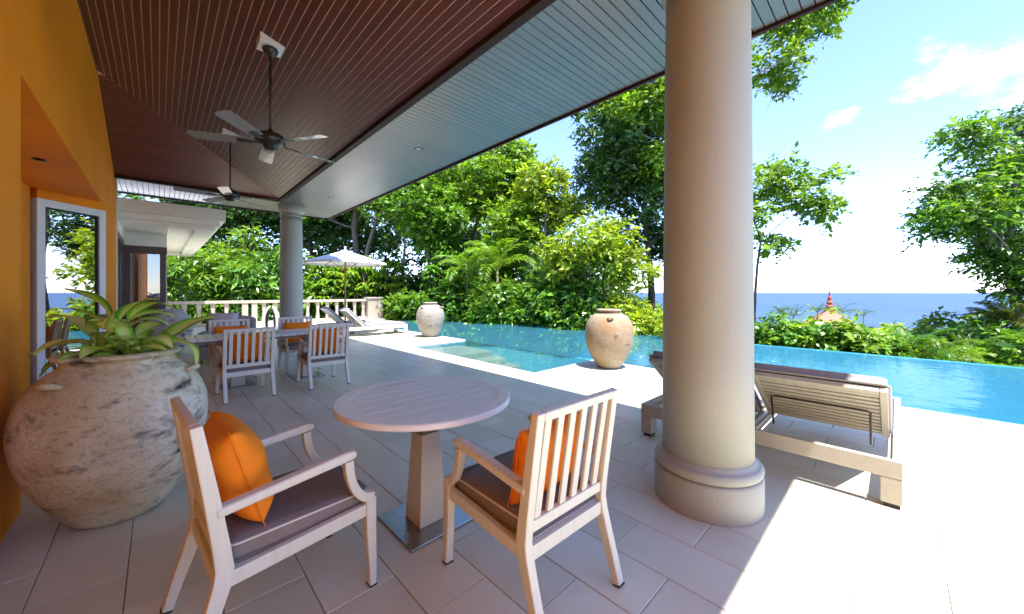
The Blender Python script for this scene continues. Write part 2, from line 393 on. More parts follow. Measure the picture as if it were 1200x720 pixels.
# ------------------------------------------------------------------ mesh helpers
class MB:
    def __init__(s):
        s.v = []
        s.f = []

    def add(s, vs, fs):
        o = len(s.v)
        s.v += [tuple(p) for p in vs]
        s.f += [tuple(i + o for i in f) for f in fs]
        return s

    def box(s, x0, x1, y0, y1, z0, z1):
        return s.add([(x0, y0, z0), (x1, y0, z0), (x1, y1, z0), (x0, y1, z0), (x0, y0, z1), (x1, y0, z1), (x1, y1, z1), (x0, y1, z1)],
                     [(0, 3, 2, 1), (4, 5, 6, 7), (0, 1, 5, 4), (1, 2, 6, 5), (2, 3, 7, 6), (3, 0, 4, 7)])

    def hexa(s, bottom, top):
        n = len(bottom)
        fs = [tuple(range(n))[::-1], tuple(range(n, 2 * n))]
        fs += [(i, (i + 1) % n, n + (i + 1) % n, n + i) for i in range(n)]
        return s.add(list(bottom) + list(top), fs)

    def prism_x(s, poly, x0, x1):
        """polygon in (y, z) pulled along x"""
        return s.hexa([(x0, y, z) for y, z in poly], [(x1, y, z) for y, z in poly])

    def strip_x(s, path, thick, x0, x1):
        """a bent bar in the (y, z) plane, as quads so that curves stay clean"""
        n = len(path)
        if not hasattr(thick, '__len__'):
            thick = [thick] * n
        L, Rr = [], []
        for i, (y, z) in enumerate(path):
            a = path[max(0, i - 1)]
            b = path[min(n - 1, i + 1)]
            d = Vector((b[0] - a[0], b[1] - a[1])).normalized()
            nx, nz = -d.y, d.x
            h = thick[i] / 2
            L.append((y + nx * h, z + nz * h))
            Rr.append((y - nx * h, z - nz * h))
        vs = []
        for (l, r) in zip(L, Rr):
            vs += [(x0, l[0], l[1]), (x1, l[0], l[1]), (x1, r[0], r[1]), (x0, r[0], r[1])]
        fs = [(0, 1, 2, 3), tuple(4 * (n - 1) + k for k in (3, 2, 1, 0))]
        for i in range(n - 1):
            a, b = 4 * i, 4 * i + 4
            for k in range(4):
                fs.append((a + k, b + k, b + (k + 1) % 4, a + (k + 1) % 4))
        return s.add(vs, fs)

    def tube(s, pts, rad, n=8, cap=True):
        pts = [Vector(p) for p in pts]
        if not hasattr(rad, '__len__'):
            rad = [rad] * len(pts)
        vs, fs = [], []
        ref = Vector((0.31, 0.17, 0.93)).normalized()
        for i, p in enumerate(pts):
            d = (pts[min(i + 1, len(pts) - 1)] - pts[max(i - 1, 0)]).normalized()
            if abs(d.dot(ref)) > 0.95:
                ref2 = Vector((1, 0, 0))
            else:
                ref2 = ref
            u = d.cross(ref2).normalized()
            w = d.cross(u)
            for k in range(n):
                a = 2 * math.pi * k / n
                vs.append(p + (u * math.cos(a) + w * math.sin(a)) * rad[i])
        for i in range(len(pts) - 1):
            for k in range(n):
                fs.append((i * n + k, i * n + (k + 1) % n, (i + 1) * n + (k + 1) % n, (i + 1) * n + k))
        if cap:
            fs.append(tuple(range(n))[::-1])
            fs.append(tuple((len(pts) - 1) * n + k for k in range(n)))
        return s.add(vs, fs)

    def loop_tube(s, pts, r, n=6):
        pts = [Vector(p) for p in pts]
        m = len(pts)
        vs, fs = [], []
        for i, p in enumerate(pts):
            d = (pts[(i + 1) % m] - pts[i - 1]).normalized()
            u = Vector((0, 0, 1))
            w = d.cross(u).normalized()
            for k in range(n):
                a = 2 * math.pi * k / n
                vs.append(p + (u * math.cos(a) + w * math.sin(a)) * r)
        for i in range(m):
            j = (i + 1) % m
            for k in range(n):
                fs.append((i * n + k, i * n + (k + 1) % n, j * n + (k + 1) % n, j * n + k))
        return s.add(vs, fs)

    def lathe(s, prof, n=32, cx=0, cy=0, wob=None):
        vs, fs = [], []
        for (r, z) in prof:
            for k in range(n):
                a = 2 * math.pi * k / n
                q = r * (1 + (wob(a, z) if wob else 0))
                vs.append((cx + q * math.cos(a), cy + q * math.sin(a), z))
        for i in range(len(prof) - 1):
            for k in range(n):
                fs.append((i * n + k, i * n + (k + 1) % n, (i + 1) * n + (k + 1) % n, (i + 1) * n + k))
        if prof[0][0] > 1e-4:
            fs.append(tuple(range(n))[::-1])
        if prof[-1][0] > 1e-4:
            fs.append(tuple((len(prof) - 1) * n + k for k in range(n)))
        return s.add(vs, fs)

    def mesh(s, name):
        me = bpy.data.meshes.new(name)
        me.from_pydata(s.v, [], s.f)
        bm = bmesh.new()
        bm.from_mesh(me)
        bmesh.ops.recalc_face_normals(bm, faces=bm.faces)
        bm.to_mesh(me)
        bm.free()
        return me

    def build(s, name, mat, parent=None, smooth=False, bevel=0, loc=None, subsurf=0, seg=2):
        return link(name, s.mesh(name), mat, parent, smooth, bevel, loc, subsurf, seg)


def link(name, me, mat, parent=None, smooth=False, bevel=0, loc=None, subsurf=0, seg=2):
    if mat and not me.materials:
        me.materials.append(MATS[mat])
    if smooth:
        me.polygons.foreach_set('use_smooth', [True] * len(me.polygons))
    o = bpy.data.objects.new(name, me)
    col.objects.link(o)
    o.parent = parent
    if loc:
        o.location = loc
    if bevel:
        b = o.modifiers.new('bevel', 'BEVEL')
        b.width = bevel
        b.segments = seg
        b.limit_method = 'ANGLE'
        b.angle_limit = R(38)
        b.harden_normals = False
    if subsurf:
        q = o.modifiers.new('subdivision', 'SUBSURF')
        q.levels = q.render_levels = subsurf
    return o


def smooth_angle(o, deg=40):
    me = o.data
    me.polygons.foreach_set('use_smooth', [True] * len(me.polygons))
    try:
        me.set_sharp_from_angle(angle=R(deg))
    except Exception:
        pass


def tag(o, label=None, cat=None, group=None, kind=None):
    if label:
        o['label'] = label
    if cat:
        o['category'] = cat
    if group:
        o['group'] = group
    if kind:
        o['kind'] = kind
    return o


def empty(name, loc=(0, 0, 0), rz=0, label=None, cat=None, group=None):
    o = bpy.data.objects.new(name, None)
    o.empty_display_size = 0.1
    col.objects.link(o)
    o.location = loc
    o.rotation_euler = (0, 0, rz)
    return tag(o, label, cat, group)


def copy_tree(o, parent=None):
    c = o.copy()
    col.objects.link(c)
    c.parent = parent
    for ch in list(o.children):
        copy_tree(ch, c)
    return c


def np_mesh(name, verts, quads):
    """verts (n,3) and quads (m,4) arrays to a mesh quickly"""
    me = bpy.data.meshes.new(name)
    me.vertices.add(len(verts))
    me.vertices.foreach_set('co', np.ascontiguousarray(verts, dtype=np.float32).ravel())
    me.loops.add(quads.size)
    me.loops.foreach_set('vertex_index', np.ascontiguousarray(quads, dtype=np.int32).ravel())
    me.polygons.add(len(quads))
    me.polygons.foreach_set('loop_start', np.arange(0, quads.size, 4, dtype=np.int32))
    try:
        me.polygons.foreach_set('loop_total', np.full(len(quads), 4, dtype=np.int32))
    except Exception:
        pass
    me.update(calc_edges=True)
    return me


# ================================================================== terrain and sea
def terrain_z(x, y):
    r = np.maximum(0, x - 12.5)
    z = -1.25 - 0.105 * np.minimum(r, 90) - 0.24 * np.maximum(r - 90, 0)
    z = z - 0.02 * np.maximum(0, np.abs(y - 5) - 30)
    z = z + 0.25 * np.sin(x * 0.31 + 1.3) * np.cos(y * 0.27) * np.clip(r / 10, 0, 1)
    return z


gx = np.concatenate([np.linspace(-400, -20, 16), np.linspace(-15, 60, 46), np.linspace(70, 420, 30)])
gy = np.concatenate([np.linspace(-500, -40, 20), np.linspace(-35, 60, 50), np.linspace(70, 500, 20)])
X, Y = np.meshgrid(gx, gy)
Z = terrain_z(X, Y)
ny, nx = X.shape
idx = np.arange(nx * ny).reshape(ny, nx)
q = np.stack([idx[:-1, :-1], idx[:-1, 1:], idx[1:, 1:], idx[1:, :-1]], -1).reshape(-1, 4)
hill = link('hillside', np_mesh('hillside', np.stack([X, Y, Z], -1).reshape(-1, 3), q), 'hill_earth', smooth=True)
tag(hill, 'green hillside ground falling away below the pool', kind='structure')
s = 60000.0
sea = MB().add([(-200, -s, -60), (s * 1.6, -s, -60), (s * 1.6, s, -60), (-200, s, -60)], [(0, 1, 2, 3)]).build('sea', 'sea_water')
tag(sea, 'calm blue sea out to the horizon', kind='structure')

# ================================================================== terrace floor
YN, YF = -14.0, 19.4  # near end lengthened out of view so sunlit deck bounces fill under roof
DECK = [(-3.2, 4.25, YN, YF), (4.25, 6.05, YN, 3.9), (4.25, 6.05, 8.95, YF), (6.05, 8.5, 16.55, YF)]
fl = MB()
for (x0, x1, y0, y1) in DECK:
    fl.box(x0, x1, y0, y1, -0.9, -0.010)
floor = fl.build('terrace_floor', 'grout')
tag(floor, 'terrace floor of staggered beige stone tiles', kind='structure')
TW, TL, GAP = 0.31, 0.61, 0.0035


def tile_mesh(w, l):
    c = 0.0025
    a, b = w / 2, l / 2
    vs = [(-a, -b, -0.014), (a, -b, -0.014), (a, b, -0.014), (-a, b, -0.014),
          (-a, -b, -c), (a, -b, -c), (a, b, -c), (-a, b, -c),
          (-a + c, -b + c, 0), (a - c, -b + c, 0), (a - c, b - c, 0), (-a + c, b - c, 0)]
    fs = [(8, 9, 10, 11)]
    for o in (0, 4):
        for k in range(4):
            fs.append((o + k, o + (k + 1) % 4, o + 4 + (k + 1) % 4, o + 4 + k))
    return vs, fs


tiles = []
for (x0, x1, y0, y1) in DECK:
    i0, i1 = math.floor((x0 - 0.20) / TW) - 1, math.ceil((x1 - 0.20) / TW) + 1
    for i in range(i0, i1):
        a, b = max(x0, 0.20 + i * TW), min(x1, 0.20 + (i + 1) * TW)
        if b - a < 0.03:
            continue
        off = 0.14 + (TL / 2 if i % 2 else 0)
        j0, j1 = math.floor((y0 - off) / TL) - 1, math.ceil((y1 - off) / TL) + 1
        for j in range(j0, j1):
            c, d = max(y0, off + j * TL), min(y1, off + (j + 1) * TL)
            if d - c < 0.03:
                continue
            tiles.append((a + GAP / 2, b - GAP / 2, c + GAP / 2, d - GAP / 2))


def in_view(x, y, z=0, m=1.15):
    d = x * FX + y * FY
    if d < 0.4:
        return None
    l = (x * FY - y * FX) / d
    v = (EYE - z) / d
    if abs(l) > 1.39 * m or v > 0.874 * m or v < -0.8 * m:
        return None
    return d


vis, hid = [], []
for t in tiles:
    d = in_view((t[0] + t[1]) / 2, (t[2] + t[3]) / 2)
    (vis if d else hid).append((d or 0, t))
vis.sort()
cache = {}
for d, (a, b, c, e) in vis[:298]:
    key = (round(b - a, 4), round(e - c, 4))
    if key not in cache:
        me = bpy.data.meshes.new('tile')
        me.from_pydata(*[tile_mesh(*key)[0], [], tile_mesh(*key)[1]])
        me.materials.append(MATS['floor_tile'])
        cache[key] = me
    o = bpy.data.objects.new('tile', cache[key])
    col.objects.link(o)
    o.parent = floor
    o.location = ((a + b) / 2, (c + e) / 2, random.uniform(-0.0008, 0.0008))
rest = MB()
for d, (a, b, c, e) in vis[298:] + hid:
    vs, fs = tile_mesh(b - a, e - c)
    rest.add([(x + (a + b) / 2, y + (c + e) / 2, z) for x, y, z in vs], fs)
me = bpy.data.meshes.new('distant_tiles')
me.from_pydata(rest.v, [], rest.f)
tag(link('distant_tiles', me, 'floor_tile', floor), kind='stuff')

# ================================================================== pool
POOL_N, POOL_F, POOL_E = -14.0, 16.2, 11.4
pb = MB()
pb.box(6.05, POOL_E, POOL_N, POOL_F + .35, -1.40, -1.05)           # bottom
pb.box(6.07, 6.4, POOL_N, 4.25, -1.049, -0.06)
pb.box(6.07, 6.4, 8.6, POOL_F, -1.049, -0.06)
pb.box(6.07, POOL_E, POOL_F, POOL_F + .33, -1.049, -0.06)
pb.box(6.07, POOL_E, POOL_N - .3, POOL_N, -1.049, -0.06)
pb.box(4.27, 4.6, 4.25, 8.6, -1.049, -0.06)
pb.box(4.27, 6.07, 3.92, 4.25, -1.049, -0.06)
pb.box(4.27, 6.07, 8.6, 8.93, -1.049, -0.06)
basin = pb.build('pool_basin', 'pool_tile')
tag(basin, 'turquoise tiled swimming pool shell', kind='structure')
st = MB()
st.box(4.6, 6.4, 4.25, 8.6, -1.049, -0.62)
st.build('shallow_floor', 'pool_tile', basin)
for (y0, z) in ((6.35, -0.42), (6.75, -0.27), (7.15, -0.13)):
    MB().box(4.605, 6.395 - (0.4 + z) * .9, y0, 8.595, z - 0.145, z).build('step', 'pool_step', basin, bevel=0.01)
weir = MB().box(POOL_E, POOL_E + 0.22, POOL_N - .3, POOL_F + .35, -2.6, -0.034).build('weir_wall', 'weir_tile', basin)
w = MB()
zw = -0.03
w.add([(6.4, POOL_N, zw), (POOL_E + .2, POOL_N, zw), (POOL_E + .2, POOL_F, zw), (6.4, POOL_F, zw)], [(0, 1, 2, 3)])
w.add([(4.6, 4.25, zw), (6.4, 4.25, zw), (6.4, 8.6, zw), (4.6, 8.6, zw)], [(0, 1, 2, 3)])
tag(w.build('pool_water', 'pool_water'), 'clear blue pool water reflecting the sky', kind='structure')


def coping(x0, x1, y0, y1):
    L = max(x1 - x0, y1 - y0)
    n = max(1, round(L / 0.6))
    for k in range(n):
        if y1 - y0 > x1 - x0:
            b = (x0 + .002, x1 - .002, y0 + (y1 - y0) * k / n + .003, y0 + (y1 - y0) * (k + 1) / n - .003)
        else:
            b = (x0 + (x1 - x0) * k / n + .003, x0 + (x1 - x0) * (k + 1) / n - .003, y0 + .002, y1 - .002)
        MB().box(*b, -0.058, 0.001).build('coping_stone', 'coping_stone', basin, bevel=0.006)


coping(4.25, 4.6, 3.9, 8.95)
coping(4.6, 6.05, 3.9, 4.25)
coping(4.6, 6.05, 8.6, 8.95)
coping(6.05, 6.4, -14.0, 4.25)
coping(6.05, 6.4, 8.6, 16.2)
coping(6.05, 11.4, 16.2, 16.55)

# ================================================================== villa
villa = empty('villa', (0, 0, 0), 0, 'orange plastered villa with dark boarded veranda ceiling and glazed door', 'house')
XW, XI, XO, YE, YO, YB = -0.62, 2.17, 3.72, 10.5, 12.05, -0.75
ZS, SL = 3.62, 0.30
RY0, RY1, RZ, RX = 3.77, 8.45, 2.72, -1.2
wl = MB()
wl.box(-1.0, XW, -14.0, RY0, 0, 4.43)
wl.build('wall', 'orange_plaster', villa)
MB().box(RX - .3, XW, RY0 + .001, RY1, RZ, 4.43).build('lintel', 'orange_plaster', villa)
MB().box(-1.6, XW, RY1 + .001, 10.9, 0, 4.43).build('wall', 'orange_plaster', villa)
MB().box(RX - .3, RX, RY0 - .3, 7.76, 0, RZ - .001).build('recess_wall', 'orange_plaster', villa)
MB().box(-1.2, XW + .012, 10.9, 11.02, 0, 3.6).build('white_return', 'white_plaster', villa)
# diagonal glazed door
dr = empty('door', (RX + .02, 7.79, 0), R(45), None)
dr.parent = villa
DWD, DH = 0.80, 2.60
fr = MB()
t = 0.085
fr.box(0, t, -.05, .05, 0, DH)
fr.box(DWD - t, DWD, -.05, .05, 0, DH)
fr.box(t, DWD - t, -.05, .05, DH - .10, DH)
fr.box(t, DWD - t, -.05, .05, 0, .12)
fr.build('door_frame', 'white_frame', dr, bevel=0.004)
MB().box(t, DWD - t, -.012, -.004, .12, DH - .1).build('pane', 'door_glass', dr)
g = MB()
for bx0, bx1, bz0, bz1 in ((t, t + .018, .12, DH - .1), (DWD - t - .018, DWD - t, .12, DH - .1), (t + .018, DWD - t - .018, DH - .118, DH - .1)):
    g.box(bx0, bx1, -.03, -.0125, bz0, bz1)
g.build('glazing_bead', 'rubber', dr)
MB().tube([(DWD - .045, -.05, 1.02), (DWD - .045, -.10, 1.02), (DWD - .16, -.10, 1.02)], .011, 8).build('handle', 'bronze', dr, smooth=True)
MB().box(0, DWD, -.05, .05, DH + .002, RZ).build('transom', 'orange_plaster', dr)
# room behind the door
rm = MB()
rm.box(-3.0, -1.65, 7.3, 11.2, -.02, 0)
rm.box(-3.1, -3.0, 7.3, 11.2, 0, 2.8)
rm.box(-3.0, -1.6, 11.1, 11.2, 0, 2.8)
rm.box(-3.0, -1.5, 7.2, 7.3, 0, 2.8)
rm.box(-3.1, -1.5, 7.2, 11.2, 2.8, 2.9)
rm.build('room', 'interior_wall', villa)


def down_light(x, y, z, parent, r=0.05):
    d = empty('downlight', (x, y, z))
    d.parent = parent
    MB().lathe([(r * .72, -.004), (r, -.006), (r, .0), (r * .72, .0), (r * .72, -.004)], 24).build('trim_ring', 'fan_black', d, smooth=True)
    MB().lathe([(0.0001, -.0015), (r * .72, -.0015)], 24).build('lens', 'lamp_glass', d)


down_light(-.88, 6.05, RZ - .001, villa)

# ceiling boards (sloping, parallel to the house) and the hipped end
ceil = MB()
hip = XI - XW
ceil.add([(XI, YB, ZS + .005), (XI, YE, ZS + .005), (XW, YE - hip, ZS + .005 + SL * hip), (XW, YB, ZS + .005 + SL * hip)], [(0, 1, 2, 3)])
ceil.add([(XI, YE, ZS + .005), (XW, YE, ZS + .005), (XW, YE - hip, ZS + .005 + SL * hip)], [(0, 1, 2)])
ceiling = ceil.build('ceiling', 'groove_glint', villa)
nb = 40
pw = hip / nb
g = 0.0075
for k in range(nb):
    s0, s1 = k * pw + g / 2, (k + 1) * pw - g / 2
    xa, xb = XI - s0, XI - s1
    za, zb = ZS + SL * s0, ZS + SL * s1
    bot = [(xa, YB, za), (xa, YE - s0 - .004, za), (xb, YE - s1 - .004, zb), (xb, YB, zb)]
    MB().hexa(bot, [(x, y, z + .02) for x, y, z in bot]).build('ceiling_board', 'ceiling_wood', ceiling, bevel=0.002, seg=1)
    bot = [(XW, YE - s0, za), (xa - .004, YE - s0, za), (xb - .004, YE - s1, zb), (XW, YE - s1, zb)]
    if xb - .004 - XW > 0.001:
        MB().hexa(bot, [(x, y, z + .02) for x, y, z in bot]).build('ceiling_board', 'ceiling_wood_cross', ceiling, bevel=0.002, seg=1)
# flat soffit
so = MB()
so.box(XI, XO, YB, YO, ZS + .022, ZS + .05)
so.box(-3.0, XI, YE, YO, ZS + .022, ZS + .05)
soffit = so.build('soffit', 'groove_dark', villa)
pw = 0.085
n = int(round((YO - YB) / pw))
pw = (YO - YB) / n
proto = {}
for k in range(n):
    y0, y1 = YB + k * pw + .004, YB + (k + 1) * pw - .004
    xs0 = XI + max(0, y0 - YE)
    xs1 = XI + max(0, y1 - YE)
    if y1 < YE:
        if 'a' not in proto:
            proto['a'] = MB().box(XI, XO, -.5 * (y1 - y0), .5 * (y1 - y0), 0, .02).mesh('soffit_board')
            proto['a'].materials.append(MATS['soffit_wood'])
        link('soffit_board', proto['a'], None, soffit, bevel=.002, seg=1, loc=(0, (y0 + y1) / 2, ZS))
    elif xs1 < XO - .02:
        bot = [(xs0, y0, ZS), (XO, y0, ZS), (XO, y1, ZS), (xs1, y1, ZS)]
        MB().hexa(bot, [(x, y, z + .02) for x, y, z in bot]).build('soffit_board', 'soffit_wood', soffit, bevel=.002, seg=1)
n = int(round((XO + 1.6) / pw))
for k in range(n):
    x0, x1 = -1.6 + k * pw + .004, -1.6 + (k + 1) * pw - .004
    a0, a1 = YE + max(0, x0 - XI), YE + max(0, x1 - XI)
    if a1 > YO - .03:
        continue
    bot = [(x0, a0 + .003, ZS), (x1, a1 + .003, ZS), (x1, YO, ZS), (x0, YO, ZS)]
    MB().hexa(bot, [(x, y, z + .02) for x, y, z in bot]).build('soffit_board', 'soffit_wood', soffit, bevel=.002, seg=1)
for (x, y) in ((2.95, 9.3), (2.95, 5.2)):
    q = empty('downlight', (x, y, ZS - .001))
    q.parent = villa
    f = MB()
    for b in ((-.055, .055, -.055, -.04), (-.055, .055, .04, .055), (-.055, -.04, -.04, .04), (.04, .055, -.04, .04)):
        f.box(*b, -.006, 0)
    f.build('trim_ring', 'fan_black', q)
    MB().box(-.04, .04, -.04, .04, -.003, -.001).build('lens', 'lamp_glass', q)
tr = MB()
tr.box(XI - .07, XI + .02, YB, YE + .02, ZS - .035, ZS + .045)
tr.box(XW + .002, XI - .07, YE - .07, YE + .02, ZS - .035, ZS + .045)
tr.build('eave_trim', 'dark_trim', villa, bevel=0.006)
fa = MB()
fa.box(XO, XO + .035, YB, YO + .035, ZS - .03, ZS + .16)
fa.box(-3, XO, YO, YO + .035, ZS - .03, ZS + .16)
fa.build('fascia', 'dark_trim', villa)
ro = MB()
e = XO + .10
z0 = ZS + .16
hp = e + 3.0
ye = YO + .10
ro.hexa([(e, YB, z0), (e, ye, z0), (-3.0, ye - hp, z0 + SL * hp), (-3.0, YB, z0 + SL * hp)],
        [(e, YB, z0 + .08), (e, ye, z0 + .08), (-3.0, ye - hp, z0 + .08 + SL * hp), (-3.0, YB, z0 + .08 + SL * hp)])
ro.hexa([(e, ye, z0), (-3.0, ye, z0), (-3.0, ye - hp, z0 + SL * hp)],
        [(e, ye, z0 + .08), (-3.0, ye, z0 + .08), (-3.0, ye - hp, z0 + .08 + SL * hp)])
ro.hexa([(e, YB - .05, ZS), (e, YB - .001, ZS), (-3, YB - .001, ZS), (-3, YB - .05, ZS)],
        [(e, YB - .05, z0), (e, YB - .001, z0), (-3, YB - .001, z0 + SL * hp), (-3, YB - .05, z0 + SL * hp)])
ro.build('roof', 'roof_tile', villa)

# the wing beyond, with its white eave
wing = empty('house_wing', (0, 0, 0), 0, 'low white wing with deep moulded eave and brown framed window', 'house')
MB().box(-3.0, .15, 12.8, 13.0, 2.5, 2.9).build('wall', 'white_plaster', wing)
MB().box(0.0, .15, 13.0, 18.6, 0, 2.9).build('wall', 'white_plaster', wing)
ev = MB()
ev.box(-3.0, 1.15, 11.0 + .03, 20.5, 3.05, 3.32)
ev.box(-3.0, 1.05, 11.13, 20.4, 2.92, 3.05)
ev.build('eave', 'white_plaster', wing, bevel=0.012)
e2 = MB()
for b in ((-3.0, .98, 11.20, 11.55), (.63, .98, 11.55, 20.3), (-3.0, .16, 11.55, 12.8), (.16, .63, 19.9, 20.3)):
    e2.box(*b, 2.84, 2.92)
e2.build('soffit_frame', 'white_plaster', wing, bevel=0.01)
fr = MB()
fr.box(-3.0, .15, 12.78, 12.86, 2.32, 2.5)
for x in (-1.5, -.72, -.60, .02):
    fr.box(x, x + .11, 12.78, 12.86, 0, 2.32)
fr.build('window_frame', 'brown_frame', wing, bevel=.004)
MB().box(-3, .1, 12.83, 12.835, 0, 2.32).build('pane', 'window_glass', wing)
cu = MB()
for k in range(9):
    x = -.46 + k * .025
    cu.tube([(x, 12.93 + .012 * (k % 2), 0), (x, 12.93 + .012 * (k % 2), 2.3)], .018, 6)
cu.build('curtain', 'curtain', wing, smooth=True)
MB().box(-3, 0, 14.5, 14.6, 0, 2.5).build('room_wall', 'interior_wall', wing)
sd = MB()
for y in (11.04, 11.6, 12.2, 12.7):
    sd.box(-.70, -.60, y, y + .10, 0, 2.5)
sd.box(-.70, -.60, 11.04, 12.8, 2.5, 2.62)
sd.build('side_door_frame', 'brown_frame', wing, bevel=.004)
MB().box(-.66, -.655, 11.1, 12.75, 0, 2.5).build('side_pane', 'window_glass', wing)
MB().box(-.72, -.60, 11.03, 12.79, 2.62, 2.84).build('wall', 'white_plaster', wing)

# ================================================================== columns


def column(x, y, label):
    c = empty('column', (x, y, 0), 0, label, 'column', 'veranda columns')
    MB().lathe([(.272, .30), (.268, .9), (.264, 1.6), (.258, 2.4), (.250, 3.2), (.246, 3.34)], 64).build('shaft', 'column_stone', c, smooth=True)
    p = MB().lathe([(.318, 0), (.322, .015), (.322, .20), (.314, .215), (.300, .218)], 64).build('plinth', 'column_stone', c)
    smooth_angle(p, 50)
    prof = [(.296, .2185)]
    for k in range(9):
        a = -math.pi / 2 + math.pi * k / 8
        prof.append((.296 + .026 * math.cos(a), .252 + .033 * math.sin(a)))
    prof += [(.29, .290), (.278, .300), (.273, .315)]
    MB().lathe(prof, 64).build('torus', 'column_stone', c, smooth=True)
    prof = [(.247, 3.34), (.262, 3.345), (.27, 3.362), (.262, 3.38), (.252, 3.385), (.252, 3.43), (.27, 3.44), (.295, 3.475), (.312, 3.50),
            (.316, 3.51), (.316, ZS - .002)]
    p = MB().lathe(prof, 64).build('capital', 'column_stone', c)
    smooth_angle(p, 50)
    return c


c1 = column(2.63, .875, 'thick beige stone column with rounded base beside the slatted double lounger')
ou = MB().box(-.03, .03, -.006, .006, 0, .075)
o = ou.build('socket_plate', 'column_stone', c1, bevel=.003)
o.location = (.322 * math.cos(R(-33)), .322 * math.sin(R(-33)), .09)
o.rotation_euler = (0, 0, R(57))
column(2.53, 11.05, 'stone column with moulded capital behind the long dining table')

# ================================================================== furniture: armchair


def rounded_rect(hx, hy, r, n=5):
    pts = []
    for cx, cy, a0 in ((hx - r, hy - r, 0), (-hx + r, hy - r, 90), (-hx + r, -hy + r, 180), (hx - r, -hy + r, 270)):
        for k in range(n + 1):
            a = R(a0 + 90 * k / n)
            pts.append((cx + r * math.cos(a), cy + r * math.sin(a)))
    return pts


def cushion(hx, hy, z0, z1, name, mat, parent, cy=0, r=.05, crown=.012, pipe=True, rx=0, pipe_r=.005):
    mb = MB()
    rings = []
    zs = [(0, z0 + .012, .93), (1, z0 + .003, .985), (2, z0 + .012, 1), (3, (z0 + z1) / 2, 1.012), (4, z1 - .010, 1), (5, z1, .985), (6, z1 + crown * .5, .8), (7, z1 + crown, .45), (8, z1 + crown * 1.1, .12)]
    for _, z, k in zs:
        rings.append([(x * k if k < .9 else x + math.copysign((k - 1) * hx, x), (y * k if k < .9 else y + math.copysign((k - 1) * hy, y)) + cy, z) for x, y in rounded_rect(hx, hy, r)])
    n = len(rings[0])
    vs = [p for rg in rings for p in rg]
    fs = [tuple(range(n))[::-1], tuple((len(rings) - 1) * n + k for k in range(n))]
    for i in range(len(rings) - 1):
        for k in range(n):
            fs.append((i * n + k, i * n + (k + 1) % n, (i + 1) * n + (k + 1) % n, (i + 1) * n + k))
    o = mb.add(vs, fs).build(name, mat, parent, smooth=True)
    if pipe:
        p = MB()
        for z in (z0 + .006, z1 - .004):
            p.loop_tube([(x, y + cy, z) for x, y in rounded_rect(hx + .001, hy + .001, r)], pipe_r)
        p.build('piping', 'piping', o, smooth=True)
    return o


def make_armchair():
    c = empty('armchair')
    W = .275
    for s in (-1, 1):
        x0, x1 = (W - .042, W) if s > 0 else (-W, -W + .042)
        # back post: splayed foot, kink at the seat, raked back
        path = [(-.345, 0), (-.315, .10), (-.275, .22), (-.245, .32), (-.236, .38), (-.245, .46), (-.275, .66), (-.315, .905)]
        th = [.036, .042, .05, .056, .056, .052, .046, .036]
        MB().strip_x(path, th, x0, x1).build('back_post', 'chair_wood', c, bevel=.005)
        MB().strip_x([(-.3455, .001), (-.3435, .010)], .037, x0 - .001, x1 + .001).build('foot_cap', 'rubber', c)
        # front leg, tapering
        path = [(.315, 0), (.312, .12), (.306, .26), (.304, .415)]
        MB().strip_x(path, [.030, .038, .046, .050], x0, x1).build('front_leg', 'chair_wood', c, bevel=.005)
        MB().strip_x([(.315, .001), (.3148, .010)], .032, x0 - .001, x1 + .001).build('foot_cap', 'rubber', c)
        # curved arm support
        path = []
        for k in range(9):
            a = R(90 * k / 8)
            path.append((.205 + .105 * (1 - math.cos(a)), .612 - .195 * math.sin(a)))
        path = path[:-1] + [(.318, .412)]
        a_th = [.040, .039, .038, .037, .037, .038, .040, .044, .048]
        sup = MB().strip_x(path, a_th, x0 + .0015, x1 - .0015)
        arm = MB().strip_x([(-.262, .586), (-.10, .604), (.06, .622), (.19, .636), (.222, .638), (.238, .632)], [.036, .038, .041, .043, .038, .022],
                           x0 - .004, x1 + .004).build('arm', 'chair_wood', c, bevel=.011, seg=3)
        sup.build('arm_support', 'chair_wood', arm, bevel=.005)
    f = MB()
    f.strip_x([(-.235, .335), (.30, .365)], .055, -W + .006, -W + .036)
    f.strip_x([(-.235, .335), (.30, .365)], .055, W - .036, W - .006)
    f.box(-W + .042, W - .042, .292, .322, .335, .392)
    f.box(-W + .0365, W - .0365, -.262, -.232, .30, .36)
    f.box(-W + .037, W - .037, -.231, .291, .352, .362)
    f.build('seat_frame', 'chair_wood', c, bevel=.004)
    # back: rails and slats on the raked plane

    def yb(z):
        return -.245 - (z - .46) * .157 if z > .46 else -.245
    MB().strip_x([(yb(.868) - .002, .868), (yb(.908) - .002, .906)], .034, -W + .042, W - .042).build('top_rail', 'chair_wood', c, bevel=.006)
    MB().strip_x([(yb(.415), .41), (yb(.46), .455)], .030, -W + .042, W - .042).build('bottom_rail', 'chair_wood', c, bevel=.004)
    nsl = 6
    inner = 2 * (W - .042)
    for k in range(nsl):
        x = -W + .042 + inner * (k + .5) / nsl
        MB().strip_x([(yb(.46), .455), (yb(.66), .66), (yb(.869), .869)], .016, x - .019, x + .019).build('slat', 'chair_wood', c, bevel=.004)
    cu = cushion(.228, .272, .366, .436, 'seat_cushion', 'cushion_fabric', c, cy=.046, r=.045)
    return c


